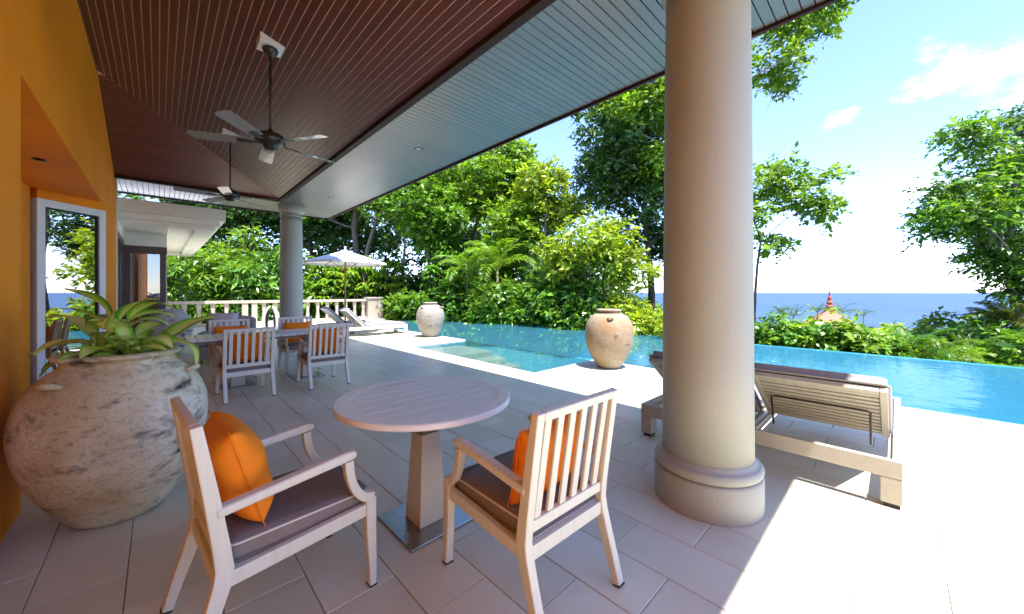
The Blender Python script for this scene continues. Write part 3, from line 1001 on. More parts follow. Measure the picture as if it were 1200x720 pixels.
def pillow_mesh(w, h, t, n=15, seed=1):
    r2 = random.Random(seed)
    vs, fs = [], []
    ph = [r2.uniform(0, 6) for _ in range(6)]

    def pt(i, j, sgn):
        u, v = -1 + 2 * i / n, -1 + 2 * j / n
        e = max(0.0, (1 - abs(u) ** 2.8) * (1 - abs(v) ** 2.8)) ** .5
        wr = .012 * math.sin(7 * u + ph[0] + 3 * v) * (1 - e) + .010 * math.sin(5 * v + 4 * u * v + ph[1]) * (1 - e * .5)
        x = u * w / 2 * (1 - .055 * (1 - v * v))
        y = v * h / 2 * (1 - .055 * (1 - u * u))
        z = sgn * (t / 2 * e) + wr * (1 if e > 0 else 0.6)
        return (x, y, z)
    for sgn in (1, -1):
        o = len(vs)
        for i in range(n + 1):
            for j in range(n + 1):
                vs.append(pt(i, j, sgn))
        for i in range(n):
            for j in range(n):
                q = (o + i * (n + 1) + j, o + (i + 1) * (n + 1) + j, o + (i + 1) * (n + 1) + j + 1, o + i * (n + 1) + j + 1)
                fs.append(q if sgn > 0 else q[::-1])
    me = bpy.data.meshes.new('throw_pillow')
    me.from_pydata(vs, [], fs)
    bm = bmesh.new()
    bm.from_mesh(me)
    bmesh.ops.remove_doubles(bm, verts=bm.verts, dist=.0005)
    bmesh.ops.recalc_face_normals(bm, faces=bm.faces)
    bm.to_mesh(me)
    bm.free()
    return me


def pillow_on(chair, label, seed, tilt=102, w=.42, h=.40, t=.16, dx=0, dy=-.135, dz=.645, roll=0, mat='orange_fabric', name='throw_pillow', cat='pillow', group='orange pillows on the armchairs'):
    me = pillow_mesh(w, h, t, seed=seed)
    o = link(name, me, mat, smooth=True, subsurf=1)
    o.rotation_mode = 'XYZ'
    M = chair.matrix_basis @ Matrix.Translation((dx, dy, dz)) @ Matrix.Rotation(R(tilt), 4, 'X') @ Matrix.Rotation(R(roll), 4, 'Z')
    o.matrix_world = M
    tag(o, label, cat, group)
    n = 15
    ring = [(-1 + 2 * i / n, -1) for i in range(n)] + [(1, -1 + 2 * i / n) for i in range(n)] + [(1 - 2 * i / n, 1) for i in range(n)] + [(-1, 1 - 2 * i / n) for i in range(n)]
    MB().loop_tube([(u * w / 2 * (1 - .055 * (1 - v * v)) * 1.0, v * h / 2 * (1 - .055 * (1 - u * u)), 0) for u, v in ring], .0022, 5).build('seam', mat, o, smooth=True)
    return o


chair0 = make_armchair()
CH = [
    ((.385, 1.925), -86, 'slatted armchair in profile between the big clay jar and the round table'),
    ((1.30, 1.245), -1.5, 'slatted armchair seen from behind on the column side of the round table'),
    ((.83, 6.0), 2, 'slatted dining armchair with its back turned, at table end nearest the clay jar'),
    ((1.79, 5.99), 0, 'slatted dining armchair with its back turned, at table end nearest the pool'),
    ((.86, 7.42), 181, 'dining armchair across the long table with orange pillow, nearest the grey sofa chair'),
    ((1.83, 7.42), 179, 'dining armchair across the long table with orange pillow, in front of the column'),
]
chairs = []
for k, (p, a, lab) in enumerate(CH):
    c = chair0 if k == 0 else copy_tree(chair0)
    c.location = (p[0], p[1], 0)
    c.rotation_euler = (0, 0, R(a))
    tag(c, lab, 'armchair', 'slatted armchairs')
    chairs.append(c)
bpy.context.view_layer.update()
pillow_on(chairs[0], 'plump bright orange pillow propped on the profile armchair beside the clay jar', 3, tilt=106, w=.41, h=.41, t=.20, dy=-.155, dz=.642, roll=0)
pillow_on(chairs[1], 'orange pillow behind the slats of the armchair nearest the column', 5, tilt=102, w=.42, h=.36, t=.14, dx=-.01, dz=.612)
pillow_on(chairs[2], 'orange pillow behind the slats of the dining chair nearest the clay jar', 8)
pillow_on(chairs[3], 'orange pillow behind the slats of the dining chair nearest the pool', 9)
pillow_on(chairs[4], 'orange pillow on the far dining chair nearest the grey sofa chair', 11, w=.46, h=.36, dz=.64, t=.14)
pillow_on(chairs[5], 'orange pillow on the far dining chair in front of the column', 12, w=.46, h=.38, dz=.64, t=.14)

# ================================================================== round table
rt = empty('round_table', (1.16, 1.96, 0), 0, 'round slatted pedestal table on a square steel plate', 'table')
RO, RI = .505, .435
top_z0, top_z1 = .708, .742
prof = [(RI, top_z0), (RO - .006, top_z0), (RO, top_z0 + .006), (RO, top_z1 - .006), (RO - .006, top_z1), (RI, top_z1), (RI, top_z0)]
o = MB().lathe(prof, 96).build('rim', 'table_wood', rt)
smooth_angle(o, 28)
npl = 8
pw = 2 * RI / npl
for k in range(npl):
    a, b = -RI + k * pw + .005, -RI + (k + 1) * pw - .005
    m_ = 8
    pl = []
    for i in range(m_ + 1):
        y = a + (b - a) * i / m_
        pl.append((math.sqrt(max(0, (RI - .001) ** 2 - y * y)), y))
    poly = pl + [(-x, y) for x, y in reversed(pl)]
    MB().hexa([(x, y, top_z0 + .006) for x, y in poly], [(x, y, top_z1 - .002) for x, y in poly]).build('plank', 'table_wood', rt)


def pedestal(parent, x, y, pl=.21, top=.705):
    MB().box(x - pl, x + pl, y - pl, y + pl, 0.001, .013).build('base_plate', 'steel_plate', parent, bevel=.003)
    a, b = .088, .060
    MB().hexa([(x - a, y - a, .013), (x + a, y - a, .013), (x + a, y + a, .013), (x - a, y + a, .013)],
              [(x - b, y - b, .53), (x + b, y - b, .53), (x + b, y + b, .53), (x - b, y + b, .53)]).build('pedestal', 'pedestal_paint', parent, bevel=.004)
    MB().box(x - .046, x + .046, y - .046, y + .046, .53, top - .02).build('neck', 'grey_wood', parent, bevel=.003)
    MB().box(x - .16, x + .16, y - .16, y + .16, top - .02, top - .001).build('top_bracket', 'grey_wood', parent, bevel=.003)


pedestal(rt, 0, 0)

# long dining table
dt = empty('dining_table', (1.25, 6.68, 0), 0, 'long slatted dining table between the armchairs', 'table')
HX, HY = .99, .40
n = 19
for k in range(n):
    a, b = -HX + 2 * HX * k / n + .004, -HX + 2 * HX * (k + 1) / n - .004
    MB().box(a, b, -HY, HY, .712, .74).build('plank', 'table_wood_cross', dt, bevel=.002, seg=1)
fr = MB()
fr.box(-HX + .03, HX - .03, -HY + .05, -HY + .09, .672, .712)
fr.box(-HX + .03, HX - .03, HY - .09, HY - .05, .672, .712)
fr.build('apron', 'grey_wood', dt)
pedestal(dt, -.42, 0, .22, .712)
pedestal(dt, .50, 0, .22, .712)

# ================================================================== loungers


def lounger(name, label, backs, length, group, wood, loc, rz, recline=36, cush='lounger_cushion', cw=.80):
    """local: head at y=0, foot at y=length; width centred on x"""
    L = empty(name, loc, rz, label, 'sun lounger', group)
    W = cw * backs / 2 + .03
    zt, zb = .30, .19
    for s in (-1, 1):
        x0, x1 = (W - .045, W) if s > 0 else (-W, -W + .045)
        MB().box(x0, x1, .0455, length - .0455, zb + .01, zt).build('side_rail', wood, L, bevel=.004)
    MB().box(-W, W, 0, .045, zb, zt).build('head_rail', wood, L, bevel=.004)
    MB().box(-W, W, length - .045, length, zb, zt).build('foot_rail', wood, L, bevel=.004)
    for s in (-1, 1):
        for y0, y1 in ((.001, .12), (length - .12, length - .001)):
            x0, x1 = (W - .10, W - .001) if s > 0 else (-W + .001, -W + .10)
            lg = MB().box(x0, x1, y0, y1, .028, zb - .001).build('leg', wood, L, bevel=.004)
            MB().box(x0 + .015, x1 - .01, y0 + .015, y1 - .015, 0, .0275).build('foot_cap', 'rubber', lg, bevel=.004)
    hy = .66
    bl = .78
    for i in range(backs):
        cx = (i - (backs - 1) / 2) * cw
        hw = cw / 2 - .035
        for x in (cx - hw - .016, cx + hw - .004):
            MB().box(x, x + .022, .0455, length - .0455, .235, .262).build('bearer', wood, L)
        nsl = int((length - hy - .08) / .075)
        for k in range(nsl):
            y = hy + .04 + k * .075
            MB().box(cx - hw, cx + hw, y, y + .055, .263, .285).build('seat_slat', wood, L, bevel=.003, seg=1)
        # raised back
        B = empty('backrest', (cx, hy, .275), 0)
        B.parent = L
        B.rotation_euler = (R(-recline), 0, 0)
        for s in (-1, 1):
            x0, x1 = (hw - .04, hw) if s > 0 else (-hw, -hw + .04)
            MB().box(x0, x1, -bl, 0, -.02, .018).build('back_stile', wood, B, bevel=.004)
        MB().box(-hw + .0405, hw - .0405, -bl, -bl + .05, -.018, .016).build('back_slat', wood, B, bevel=.003)
        ns = 11
        for k in range(ns):
            y = -bl + .072 + k * (bl - .10) / ns
            MB().box(-hw + .0405, hw - .0405, y, y + .040, -.010, .014).build('back_slat', wood, B, bevel=.003, seg=1)
        cu = cushion(hw - .01, bl / 2 - .005, .020, .088, 'back_cushion', cush, B, cy=-bl / 2 - .0, r=.04, pipe=False, crown=.008)
        # prop bar (world-upright U under the back)
        ca, sa = math.cos(R(recline)), math.sin(R(recline))
        yt, zt2 = hy - .47 * ca, .275 + .47 * sa - .035
        yb_ = hy - .30
        P = MB().tube([(cx - hw + .09, yb_, .27), (cx - hw + .09, yt, zt2), (cx - hw + .11, yt, zt2 + .006), (cx + hw - .11, yt, zt2 + .006), (cx + hw - .09, yt, zt2), (cx + hw - .09, yb_, .27)], .007, 8)
        P.build('prop_bar', 'bronze', L, smooth=True)
        cushion(hw - .01, (length - hy) / 2 - .02, .287, .357, 'seat_cushion', cush, L, cy=(length + hy) / 2, r=.04, pipe=False, crown=.01).location.x = cx
    return L


lounger('double_lounger', 'slatted double sun lounger with raised backs beside the thick column', 2, 2.05, None, 'lounger_wood', (3.33, .83, 0), R(-90), cw=.83)
l1 = lounger('sun_lounger', 'white sun lounger with raised back on the dining table side of the parasol', 1, 2.05, 'white loungers by the balustrade', 'white_lounger', (3.98, 11.75, 0), R(-90), recline=44, cw=.72)
l2 = lounger('sun_lounger', 'white sun lounger with raised back on the balustrade side of the parasol', 1, 2.05, 'white loungers by the balustrade', 'white_lounger', (3.9, 13.3, 0), R(-90), recline=44, cw=.72)
for (x, y, lab) in ((5.0, 11.75, 'folded white towel on the lounger nearer the dining table'), (5.0, 13.3, 'folded white towel on the lounger nearer the balustrade')):
    tw = MB()
    for k in range(3):
        tw.box(-.16, .16, -.23, .23, k * .03, k * .03 + .028)
    o = tw.build('folded_towel', 'towel', None, bevel=.012)
    o.location = (x, y, .366)
    o.rotation_euler = (0, 0, R(random.uniform(-12, 12)))
    tag(o, lab, 'towel', 'folded towels')

# a dry leaf blown under the lounger
dl = MB()
lv = [(0, -.035), (.012, -.022), (.02, -.002), (.014, .018), (0, .035), (-.014, .018), (-.02, -.002), (-.012, -.022)]
dl.hexa([(x, y, .002 + 12 * x * x) for x, y in lv], [(x, y, .004 + 12 * x * x) for x, y in lv])
dl.tube([(0, -.035, .004), (.006, -.055, .008)], .0015, 5)
o = dl.build('fallen_leaf', 'lounger_leaf_litter', None)
o.location = (3.93, .42, .001)
o.rotation_euler = (0, 0, R(50))
tag(o, 'single dry dark leaf lying on the tiles under the double lounger', 'leaf')

# ================================================================== parasol
um = empty('parasol', (4.42, 12.52, 0), R(10), 'open white parasol on a wooden pole over the loungers', 'parasol')
MB().tube([(0, 0, .05), (0, 0, 2.72)], .024, 12).build('pole', 'pole_wood', um, smooth=True)
MB().lathe([(.28, 0), (.28, .05), (.24, .08), (.05, .10), (.04, .28)], 32).build('base', 'grey_wood', um, smooth=False)
cv = MB()
NS = 8
RU, ZR, ZT = 1.30, 2.33, 2.76
vs, fs = [(0, 0, ZT)], []
ms = 6
for i in range(1, ms + 1):
    f = i / ms
    for k in range(NS * 4):
        a = 2 * math.pi * k / (NS * 4)
        sag = math.cos(math.pi / NS) / math.cos((a % (2 * math.pi / NS)) - math.pi / NS)
        rr_ = RU * f * (sag if True else 1)
        z = ZT - (ZT - ZR) * (f ** 0.92) - .03 * math.sin(math.pi * f) * (1 - abs(((k % 4) - 2) / 2))
        vs.append((rr_ * math.cos(a), rr_ * math.sin(a), z))
m4 = NS * 4
for k in range(m4):
    fs.append((0, 1 + k, 1 + (k + 1) % m4))
    for i in range(ms - 1):
        fs.append((1 + i * m4 + k, 1 + (i + 1) * m4 + k, 1 + (i + 1) * m4 + (k + 1) % m4, 1 + i * m4 + (k + 1) % m4))
k0 = len(vs) - m4
for k in range(m4):
    x, y, z = vs[k0 + k]
    vs.append((x * 1.003, y * 1.003, z - .05))
for k in range(m4):
    fs.append((k0 + k, k0 + m4 + k, k0 + m4 + (k + 1) % m4, k0 + (k + 1) % m4))
cv.add(vs, fs)
o = cv.build('canopy', 'umbrella_cloth', um)
sol = o.modifiers.new('thickness', 'SOLIDIFY')
sol.thickness = .004
MB().lathe([(0.001, ZT + .12), (.03, ZT + .10), (.035, ZT + .07), (.02, ZT + .04), (.03, ZT + .02), (.09, ZT - .02)], 16).build('finial', 'umbrella_cloth', um, smooth=True)
for k in range(NS):
    a = 2 * math.pi * k / NS
    rb = MB().tube([(0.02 * math.cos(a), .02 * math.sin(a), ZT - .05), (RU * .99 * math.cos(a), RU * .99 * math.sin(a), ZR - .015)], .009, 6).build('rib', 'pole_wood', um)
    MB().tube([(0.03 * math.cos(a), .03 * math.sin(a), 2.10), (RU * .5 * math.cos(a), RU * .5 * math.sin(a), (ZT + ZR) / 2 - .04)], .007, 6).build('strut', 'pole_wood', rb)
MB().lathe([(.025, 2.05), (.045, 2.06), (.045, 2.13), (.025, 2.14)], 12).build('runner', 'pole_wood', um)

# ================================================================== balustrade
bal = empty('balustrade', (0, 19.0, 0), 0, 'cream stone balustrade closing the far end of the terrace', 'balustrade')
BX0, BX1 = -2.5, 7.75
MB().box(BX0, BX1, -.10, .10, .001, .12).build('base_rail', 'balustrade_paint', bal, bevel=.01)
MB().box(BX0, BX1, -.12, .12, .90, 1.02).build('top_rail', 'balustrade_paint', bal, bevel=.015)
for x in (2.95, 2.62):
    MB().box(x - .10, x + .10, -.09, .09, .121, .899).build('post', 'balustrade_paint', bal, bevel=.008)
bm_ = MB()
for s0, s1 in ((.121, .5), (.5, .899)):
    w0, w1 = (.085, .05) if s0 < .3 else (.05, .085)
    bm_.hexa([(-w0, -.05, s0), (w0, -.05, s0), (w0, .05, s0), (-w0, .05, s0)], [(-w1, -.05, s1), (w1, -.05, s1), (w1, .05, s1), (-w1, .05, s1)])
bme = bm_.mesh('baluster')
bme.materials.append(MATS['balustrade_paint'])
x = BX0 + .2
while x < BX1 - .1:
    if min(abs(x - 2.95), abs(x - 2.62)) > .2:
        link('baluster', bme, None, bal, bevel=.006, loc=(x, 0, 0), seg=1)
    x += .43
pr = empty('pier', (8.15, 0, 0))
pr.parent = bal
MB().box(-.40, .40, -.28, .28, .001, 1.03).build('pier_block', 'balustrade_paint', pr, bevel=.01)
MB().box(-.45, .45, -.33, .33, 1.032, 1.12).build('pier_cap', 'balustrade_paint', pr, bevel=.015)

# ================================================================== clay jars


def jar(loc, mat, label, H=1.03, r=.435, rot=0, foot=.19, neck=.225, seed=0):
    j = empty('clay_jar', loc, rot, label, 'jar', 'large clay jars')
    pts = [(foot * .98, 0.0), (foot, .012), (foot * 1.12, .04), (foot * 1.38, .12), (r * .79, .22), (r * .91, .33), (r * .975, .44), (r, .53), (r, .60), (r * .985, .67), (r * .94, .745),
           (r * .83, .83), (r * .70, .885), (r * .60, .915), (neck * 1.0, .93), (neck * .97, .945), (neck * 1.02, .957), (neck * 1.10, .966), (neck * 1.14, .978), (neck * 1.12, .992), (neck * 1.02, 1.0), (neck * .90, .995), (neck * .86, .97), (neck * .84, .93), (neck * .9, .90), (r * .6, .84)]
    pts = [(a, b * H) for a, b in pts]
    ph = seed * 1.7
    body = MB().lathe(pts, 72, wob=lambda a, z: .008 * math.sin(2 * a + ph + 3 * z) + .006 * math.sin(3 * a + 5 * z + ph) + .003 * math.sin(23 * z + a))
    # open the mouth: last ring stays uncapped
    body.f = [f for f in body.f if len(f) == 4 or max(f) < 80]
    b = body.build('body', mat, j, smooth=True, subsurf=1)
    for k in range(3):
        a = R(35 + 120 * k + seed * 40)
        rr_, zz = r * .80, .845 * H
        lug = MB().tube([((rr_ - .015) * math.cos(a - .16), (rr_ - .015) * math.sin(a - .16), zz), ((rr_ + .025) * math.cos(a - .07), (rr_ + .025) * math.sin(a - .07), zz + .018),
                         ((rr_ + .025) * math.cos(a + .07), (rr_ + .025) * math.sin(a + .07), zz + .018), ((rr_ - .015) * math.cos(a + .16), (rr_ - .015) * math.sin(a + .16), zz)], [.014, .019, .019, .014], 8)
        lug.build('lug', mat, j, smooth=True)
    MB().lathe([(.0005, .865 * H), (neck * .88, .875 * H)], 40).build('soil', 'soil', j)
    return j


jar((-.175, 3.36, 0), 'pot_weathered', 'huge weathered cream clay jar with black stains, planted with variegated leaves', 1.0, .43, R(70), .205, .25, 0)
jar((5.92, 3.62, 0.001), 'pot_ochre', 'ochre and cream clay jar with orange patch at the pool corner', 1.06, .43, R(20), .20, .20, 1)
jar((6.05, 9.95, 0.001), 'pot_streaked', 'pale clay jar with dark streaked belly beyond the pool steps', 1.06, .43, R(200), .20, .20, 2)
jar((.19, 11.55, 0), 'pot_grey', 'grey and white mottled clay jar behind the dining table by the wing', .98, .40, R(120), .19, .22, 3)

# ================================================================== variegated plant


def leaf_mesh(L, Wd, arch, curl, twist, nu=4, nv=12):
    vs, uv, fs = [], [], []
    for j in range(nv + 1):
        v = j / nv
        # petiole then blade
        b = max(0, (v - .24) / .76)
        wd = Wd * (math.sin(math.pi * b ** .75) ** .9 if 0 < b < 1 else 0.0) + .006 * (1 - v)
        a = R(62) - arch * v ** 1.25
        if j == 0:
            cy, cz = 0, 0
        else:
            cy += L / nv * math.cos(a)
            cz += L / nv * math.sin(a)
        for i in range(nu + 1):
            u = -1 + 2 * i / nu
            tw = twist * v
            ox = u * wd / 2
            oz = curl * abs(u) * wd / 2 + .006 * math.sin(9 * v + 3 * u) * b
            nyv, nzv = -math.sin(a), math.cos(a)
            vs.append((ox * math.cos(tw), cy + nyv * (oz + ox * math.sin(tw)), cz + nzv * (oz + ox * math.sin(tw))))
            uv.append((i / nu, v))
    for j in range(nv):
        for i in range(nu):
            fs.append((j * (nu + 1) + i, j * (nu + 1) + i + 1, (j + 1) * (nu + 1) + i + 1, (j + 1) * (nu + 1) + i))
    me = bpy.data.meshes.new('leaf')
    me.from_pydata(vs, [], fs)
    ul = me.uv_layers.new(name='UVMap')
    for lp in me.loops:
        ul.data[lp.index].uv = uv[lp.vertex_index]
    me.materials.append(MATS['variegated_leaf'])
    me.polygons.foreach_set('use_smooth', [True] * len(me.polygons))
    return me


plant = empty('variegated_plant', (-.175, 3.36, .87), 0, 'leafy plant with broad yellow green variegated leaves in the weathered jar', 'plant')
rl = random.Random(21)
variants = [leaf_mesh(rl.uniform(.34, .52), rl.uniform(.10, .14), R(rl.uniform(60, 135)), rl.uniform(.1, .4), rl.uniform(-.5, .5)) for _ in range(10)]
CROWNS = [(.0, .0, .20, 13), (-.10, .06, .04, 12), (.10, -.05, .05, 12), (.03, .11, .09, 10), (.04, -.12, .03, 9)]
for cx, cy, cz, cn in CROWNS:
    a0 = rl.uniform(0, 6)
    for k in range(cn):
        o = bpy.data.objects.new('leaf', variants[rl.randrange(10)])
        col.objects.link(o)
        o.parent = plant
        a = a0 + k * 2.39996 + rl.uniform(-.5, .5)
        o.location = (cx + rl.uniform(-.02, .02), cy + rl.uniform(-.02, .02), cz + .07 * k / cn)
        o.rotation_euler = (R(rl.uniform(-30, 22) + (10 if cz > .1 else 0)), R(rl.uniform(-22, 22)), a - math.pi / 2)
        sc = rl.uniform(.6, 1.0)
        o.scale = (sc, sc, sc)
MB().tube([(0, 0, -.03), (.01, 0, .12), (0, .01, .24)], [.022, .018, .01], 8).build('stem', 'leaf_mid', plant, smooth=True)

# ================================================================== ceiling fans


def fan(x, y, label, rot):
    zc = ZS + SL * (XI - x)
    F = empty('ceiling_fan', (x, y, zc), 0, label, 'ceiling fan', 'ceiling fans')
    mp_ = MB().hexa([(-.11, -.11, -.055), (.11, -.11, -.055), (.11, .11, -.055), (-.11, .11, -.055)],
                    [(-.11, -.11, .11 * SL - .002), (.11, -.11, -.11 * SL - .002), (.11, .11, -.11 * SL - .002), (-.11, .11, .11 * SL - .002)])
    mp_.build('mount_block', 'white_frame', F, bevel=.003)
    MB().lathe([(.07, -.056), (.075, -.075), (.06, -.105), (.03, -.125), (.02, -.14)], 24).build('canopy', 'fan_black', F, smooth=True)
    h = 2.98 - zc
    MB().tube([(0, 0, -.12), (0, 0, h + .1)], .013, 10).build('down_rod', 'fan_black', F, smooth=True)
    MB().lathe([(.02, h + .12), (.03, h + .10), (.05, h + .085), (.095, h + .07), (.13, h + .045), (.14, h + .01), (.135, h - .025), (.10, h - .045), (.07, h - .055), (.065, h - .085), (.045, h - .10), (.001, h - .105)], 32).build('motor', 'fan_black', F, smooth=True)
    for k in range(5):
        a = R(rot + 72 * k)
        B = empty('blade', (0, 0, h - .03), a)
        B.parent = F
        out = [(.20, -.052), (.30, -.062), (.62, -.070), (.685, -.066), (.705, -.03), (.705, .03), (.685, .066), (.62, .070), (.30, .062), (.20, .052)]
        tl = .21
        MB().hexa([(px, py, py * tl - .002) for px, py in out], [(px, py, py * tl + .003) for px, py in out]).build('blade_panel', 'fan_blade', B)
        br = MB().strip_x([(0, 0), (0, .001)], .001, 0, .001) if False else MB()
        br.hexa([(.09, -.014, -.004), (.19, -.02, -.012), (.28, -.042, -.016), (.31, 0, -.008), (.28, .042, .001), (.19, .02, -.004), (.09, .014, -.002)],
                [(.09, -.014, .012), (.19, -.02, -.004), (.28, -.042, -.0125), (.31, 0, -.0035), (.28, .042, .0045), (.19, .02, .004), (.09, .014, .012)])
        br.build('bracket', 'fan_black', B)
    return F


fan(.86, 4.62, 'dark ceiling fan with pale blades above the round table end', 12)
fan(.86, 7.68, 'dark ceiling fan with pale blades above the long dining table', 40)

# ================================================================== grey sofa chair and sculpture
sf = empty('sofa_chair', (1.02, 9.35, 0), R(165), 'grey upholstered sofa chair behind the dining table', 'sofa')
MB().box(-.42, .42, -.40, .40, .08, .34).build('seat_base', 'sofa_fabric', sf, bevel=.03, seg=3)
for s in (-1, 1):
    MB().box(s * .42 - (.13 if s > 0 else 0), s * .42 + (0 if s > 0 else .13), -.40, .40, .342, .60).build('arm', 'sofa_fabric', sf, bevel=.04, seg=3)
bk = MB()
pts = []
for k in range(11):
    a = math.pi * k / 10
    pts.append((.42 * math.cos(a), .78 + .10 * math.sin(a)))
poly = [(-.42, .342)] + [(.42, .342)] + pts
bk.hexa([(x, -.44, z) for x, z in poly], [(x, -.27, z) for x, z in poly])
bk.build('backrest', 'sofa_fabric', sf, bevel=.03, seg=3)
cushion(.27, .31, .345, .46, 'seat_cushion', 'sofa_fabric', sf, cy=.06, r=.05)
for x in (-.36, .36):
    for y in (-.34, .34):
        MB().box(x - .025, x + .025, y - .025, y + .025, 0, .08).build('leg', 'grey_wood', sf)
bpy.context.view_layer.update()
pillow_on(sf, 'pale grey pillow on the upholstered sofa chair', 31, tilt=106, w=.50, h=.44, t=.15, dx=.10, dy=-.16, dz=.74, mat='sofa_pillow', group=None)

sx, sy = site(318, 11.6)
scu = empty('sculpture', (sx, sy, 0), R(-40), 'white and black curved sculpture of two leaning forms by the column', 'sculpture')
MB().lathe([(.20, 0), (.20, .04), (.16, .06)], 28).build('base', 'sculpture_black', scu)
for s in (-1, 1):
    path = [(s * .13, 0, .06), (s * .19, 0, .30), (s * .20, 0, .55), (s * .13, 0, .80), (s * .03, 0, .95)]
    MB().tube(path, [.035, .06, .075, .06, .02], 12).build('form', 'sculpture_white', scu, smooth=True, subsurf=1)
    path = [(s * .09, -.03, .06), (s * .125, -.03, .30), (s * .13, -.03, .55), (s * .09, -.03, .76), (s * .02, -.02, .88)]
    MB().tube(path, [.02, .04, .05, .04, .012], 10).build('dark_band', 'sculpture_black', scu, smooth=True, subsurf=1)

# ================================================================== distant pavilion roof
px_, py_ = site(972, 60)
sal = empty('pavilion', (px_, py_, float(terrain_z(np.array(px_), np.array(py_)))), R(20), 'far orange tiled pavilion roof with a red tiered spire', 'pavilion')
zg = sal.location.z
za = -1.6 - zg
MB().hexa([(-3.6, -3.6, za - 2.9), (3.6, -3.6, za - 2.9), (3.6, 3.6, za - 2.9), (-3.6, 3.6, za - 2.9)], [(-.5, -.5, za), (.5, -.5, za), (.5, .5, za), (-.5, .5, za)]).build('roof', 'sala_roof', sal)
MB().lathe([(.75, za - .3), (.75, za + .1), (.55, za + .15), (.5, za + .7), (.62, za + .72), (.42, za + .9), (.36, za + 1.4), (.48, za + 1.42), (.3, za + 1.6), (.24, za + 2.1), (.3, za + 2.12), (.14, za + 2.4), (.07, za + 3.2), (.01, za + 4.0)], 12).build('spire', 'sala_spire', sal)
for x in (-3, 3):
    for y in (-3, 3):
        MB().box(x - .15, x + .15, y - .15, y + .15, -.3, za - 2.4).build('post', 'brown_frame', sal)

# ================================================================== vegetation


def leaves(twig_p, twig_d, twig_l, m, ll, lw, droop, rs, fold=.22, flat=.6):
    """leaf quads set along twigs; returns verts, quads"""
    Nn = len(twig_p)
    out = []
    up = np.array([0, 0, 1.0])
    tsz = rs.lognormal(0, .26, (Nn, 1))
    for k in range(m):
        f = (k + 1) / m
        pos = twig_p + twig_d * (twig_l[:, None] * f)
        pos[:, 2] -= droop * twig_l * f * f
        side = np.cross(twig_d, up)
        side /= np.linalg.norm(side, axis=1)[:, None] + 1e-6
        sg = (1 if k % 2 else -1)
        ld = twig_d * rs.uniform(.2, .9, (Nn, 1)) + side * sg * rs.uniform(.4, 1.0, (Nn, 1)) * (0.25 if k == m - 1 else 1) + rs.normal(0, .3, (Nn, 3))
        ld[:, 2] -= droop * .8 * rs.uniform(.3, 1.2, Nn)
        ld /= np.linalg.norm(ld, axis=1)[:, None] + 1e-6
        nrm = up * flat * .75 + twig_d * .55 + rs.normal(0, .40, (Nn, 3))
        bn = np.cross(ld, nrm)
        bn /= np.linalg.norm(bn, axis=1)[:, None] + 1e-6
        nn = np.cross(bn, ld)
        sz = rs.uniform(.7, 1.2, (Nn, 1)) * tsz
        L_, W_ = ll * sz, lw * sz
        b0 = pos
        tip = pos + ld * L_ - nn * L_ * .12
        mid = pos + ld * L_ * .48 + nn * L_ * .03
        lft = mid + bn * W_ / 2 + nn * W_ * fold * .5
        rgt = mid - bn * W_ / 2 + nn * W_ * fold * .5
        out.append(np.stack([b0, rgt, tip, lft], 1))
    v = np.concatenate(out, 0)
    n_ = len(v)
    return v.reshape(-1, 3), np.arange(n_ * 4).reshape(-1, 4)


def clump_twigs(clumps, per, rs, tl):
    """clumps (n,4): centre and radius -> twig origins, directions, lengths"""
    n_ = len(clumps)
    idx_ = np.repeat(np.arange(n_), per)
    d = rs.normal(0, 1, (len(idx_), 3))
    d[:, 2] = d[:, 2] * .75 + .18
    d /= np.linalg.norm(d, axis=1)[:, None]
    r = clumps[idx_, 3] * rs.uniform(.25, 1.0, len(idx_)) ** .6
    p = clumps[idx_, :3] + d * r[:, None] * np.array([1, 1, .78])
    dd = d + rs.normal(0, .35, d.shape)
    dd[:, 2] *= .7
    dd /= np.linalg.norm(dd, axis=1)[:, None]
    return p, dd, tl * rs.uniform(.6, 1.3, len(idx_))


def ellipsoid_clumps(c, rad, n_, r, rs, shell=.55):
    d = rs.normal(0, 1, (n_, 3))
    d /= np.linalg.norm(d, axis=1)[:, None]
    k = rs.uniform(shell, 1.0, (n_, 1))
    p = np.array(c) + d * k * np.array(rad)
    return np.concatenate([p, rs.uniform(.65, 1.3, (n_, 1)) * r], 1)


def limb_path(a, b, rs, n_=5, bend=.12):
    a, b = np.array(a, float), np.array(b, float)
    L_ = np.linalg.norm(b - a)
    pts = []
    off = rs.normal(0, bend * L_, 3)
    for k in range(n_ + 1):
        f = k / n_
        p = a + (b - a) * f + off * math.sin(math.pi * f) + rs.normal(0, .012 * L_, 3) * (0 < k < n_)
        p[2] += .10 * L_ * math.sin(math.pi * f) * .6
        pts.append(p)
    return pts


TREES = []


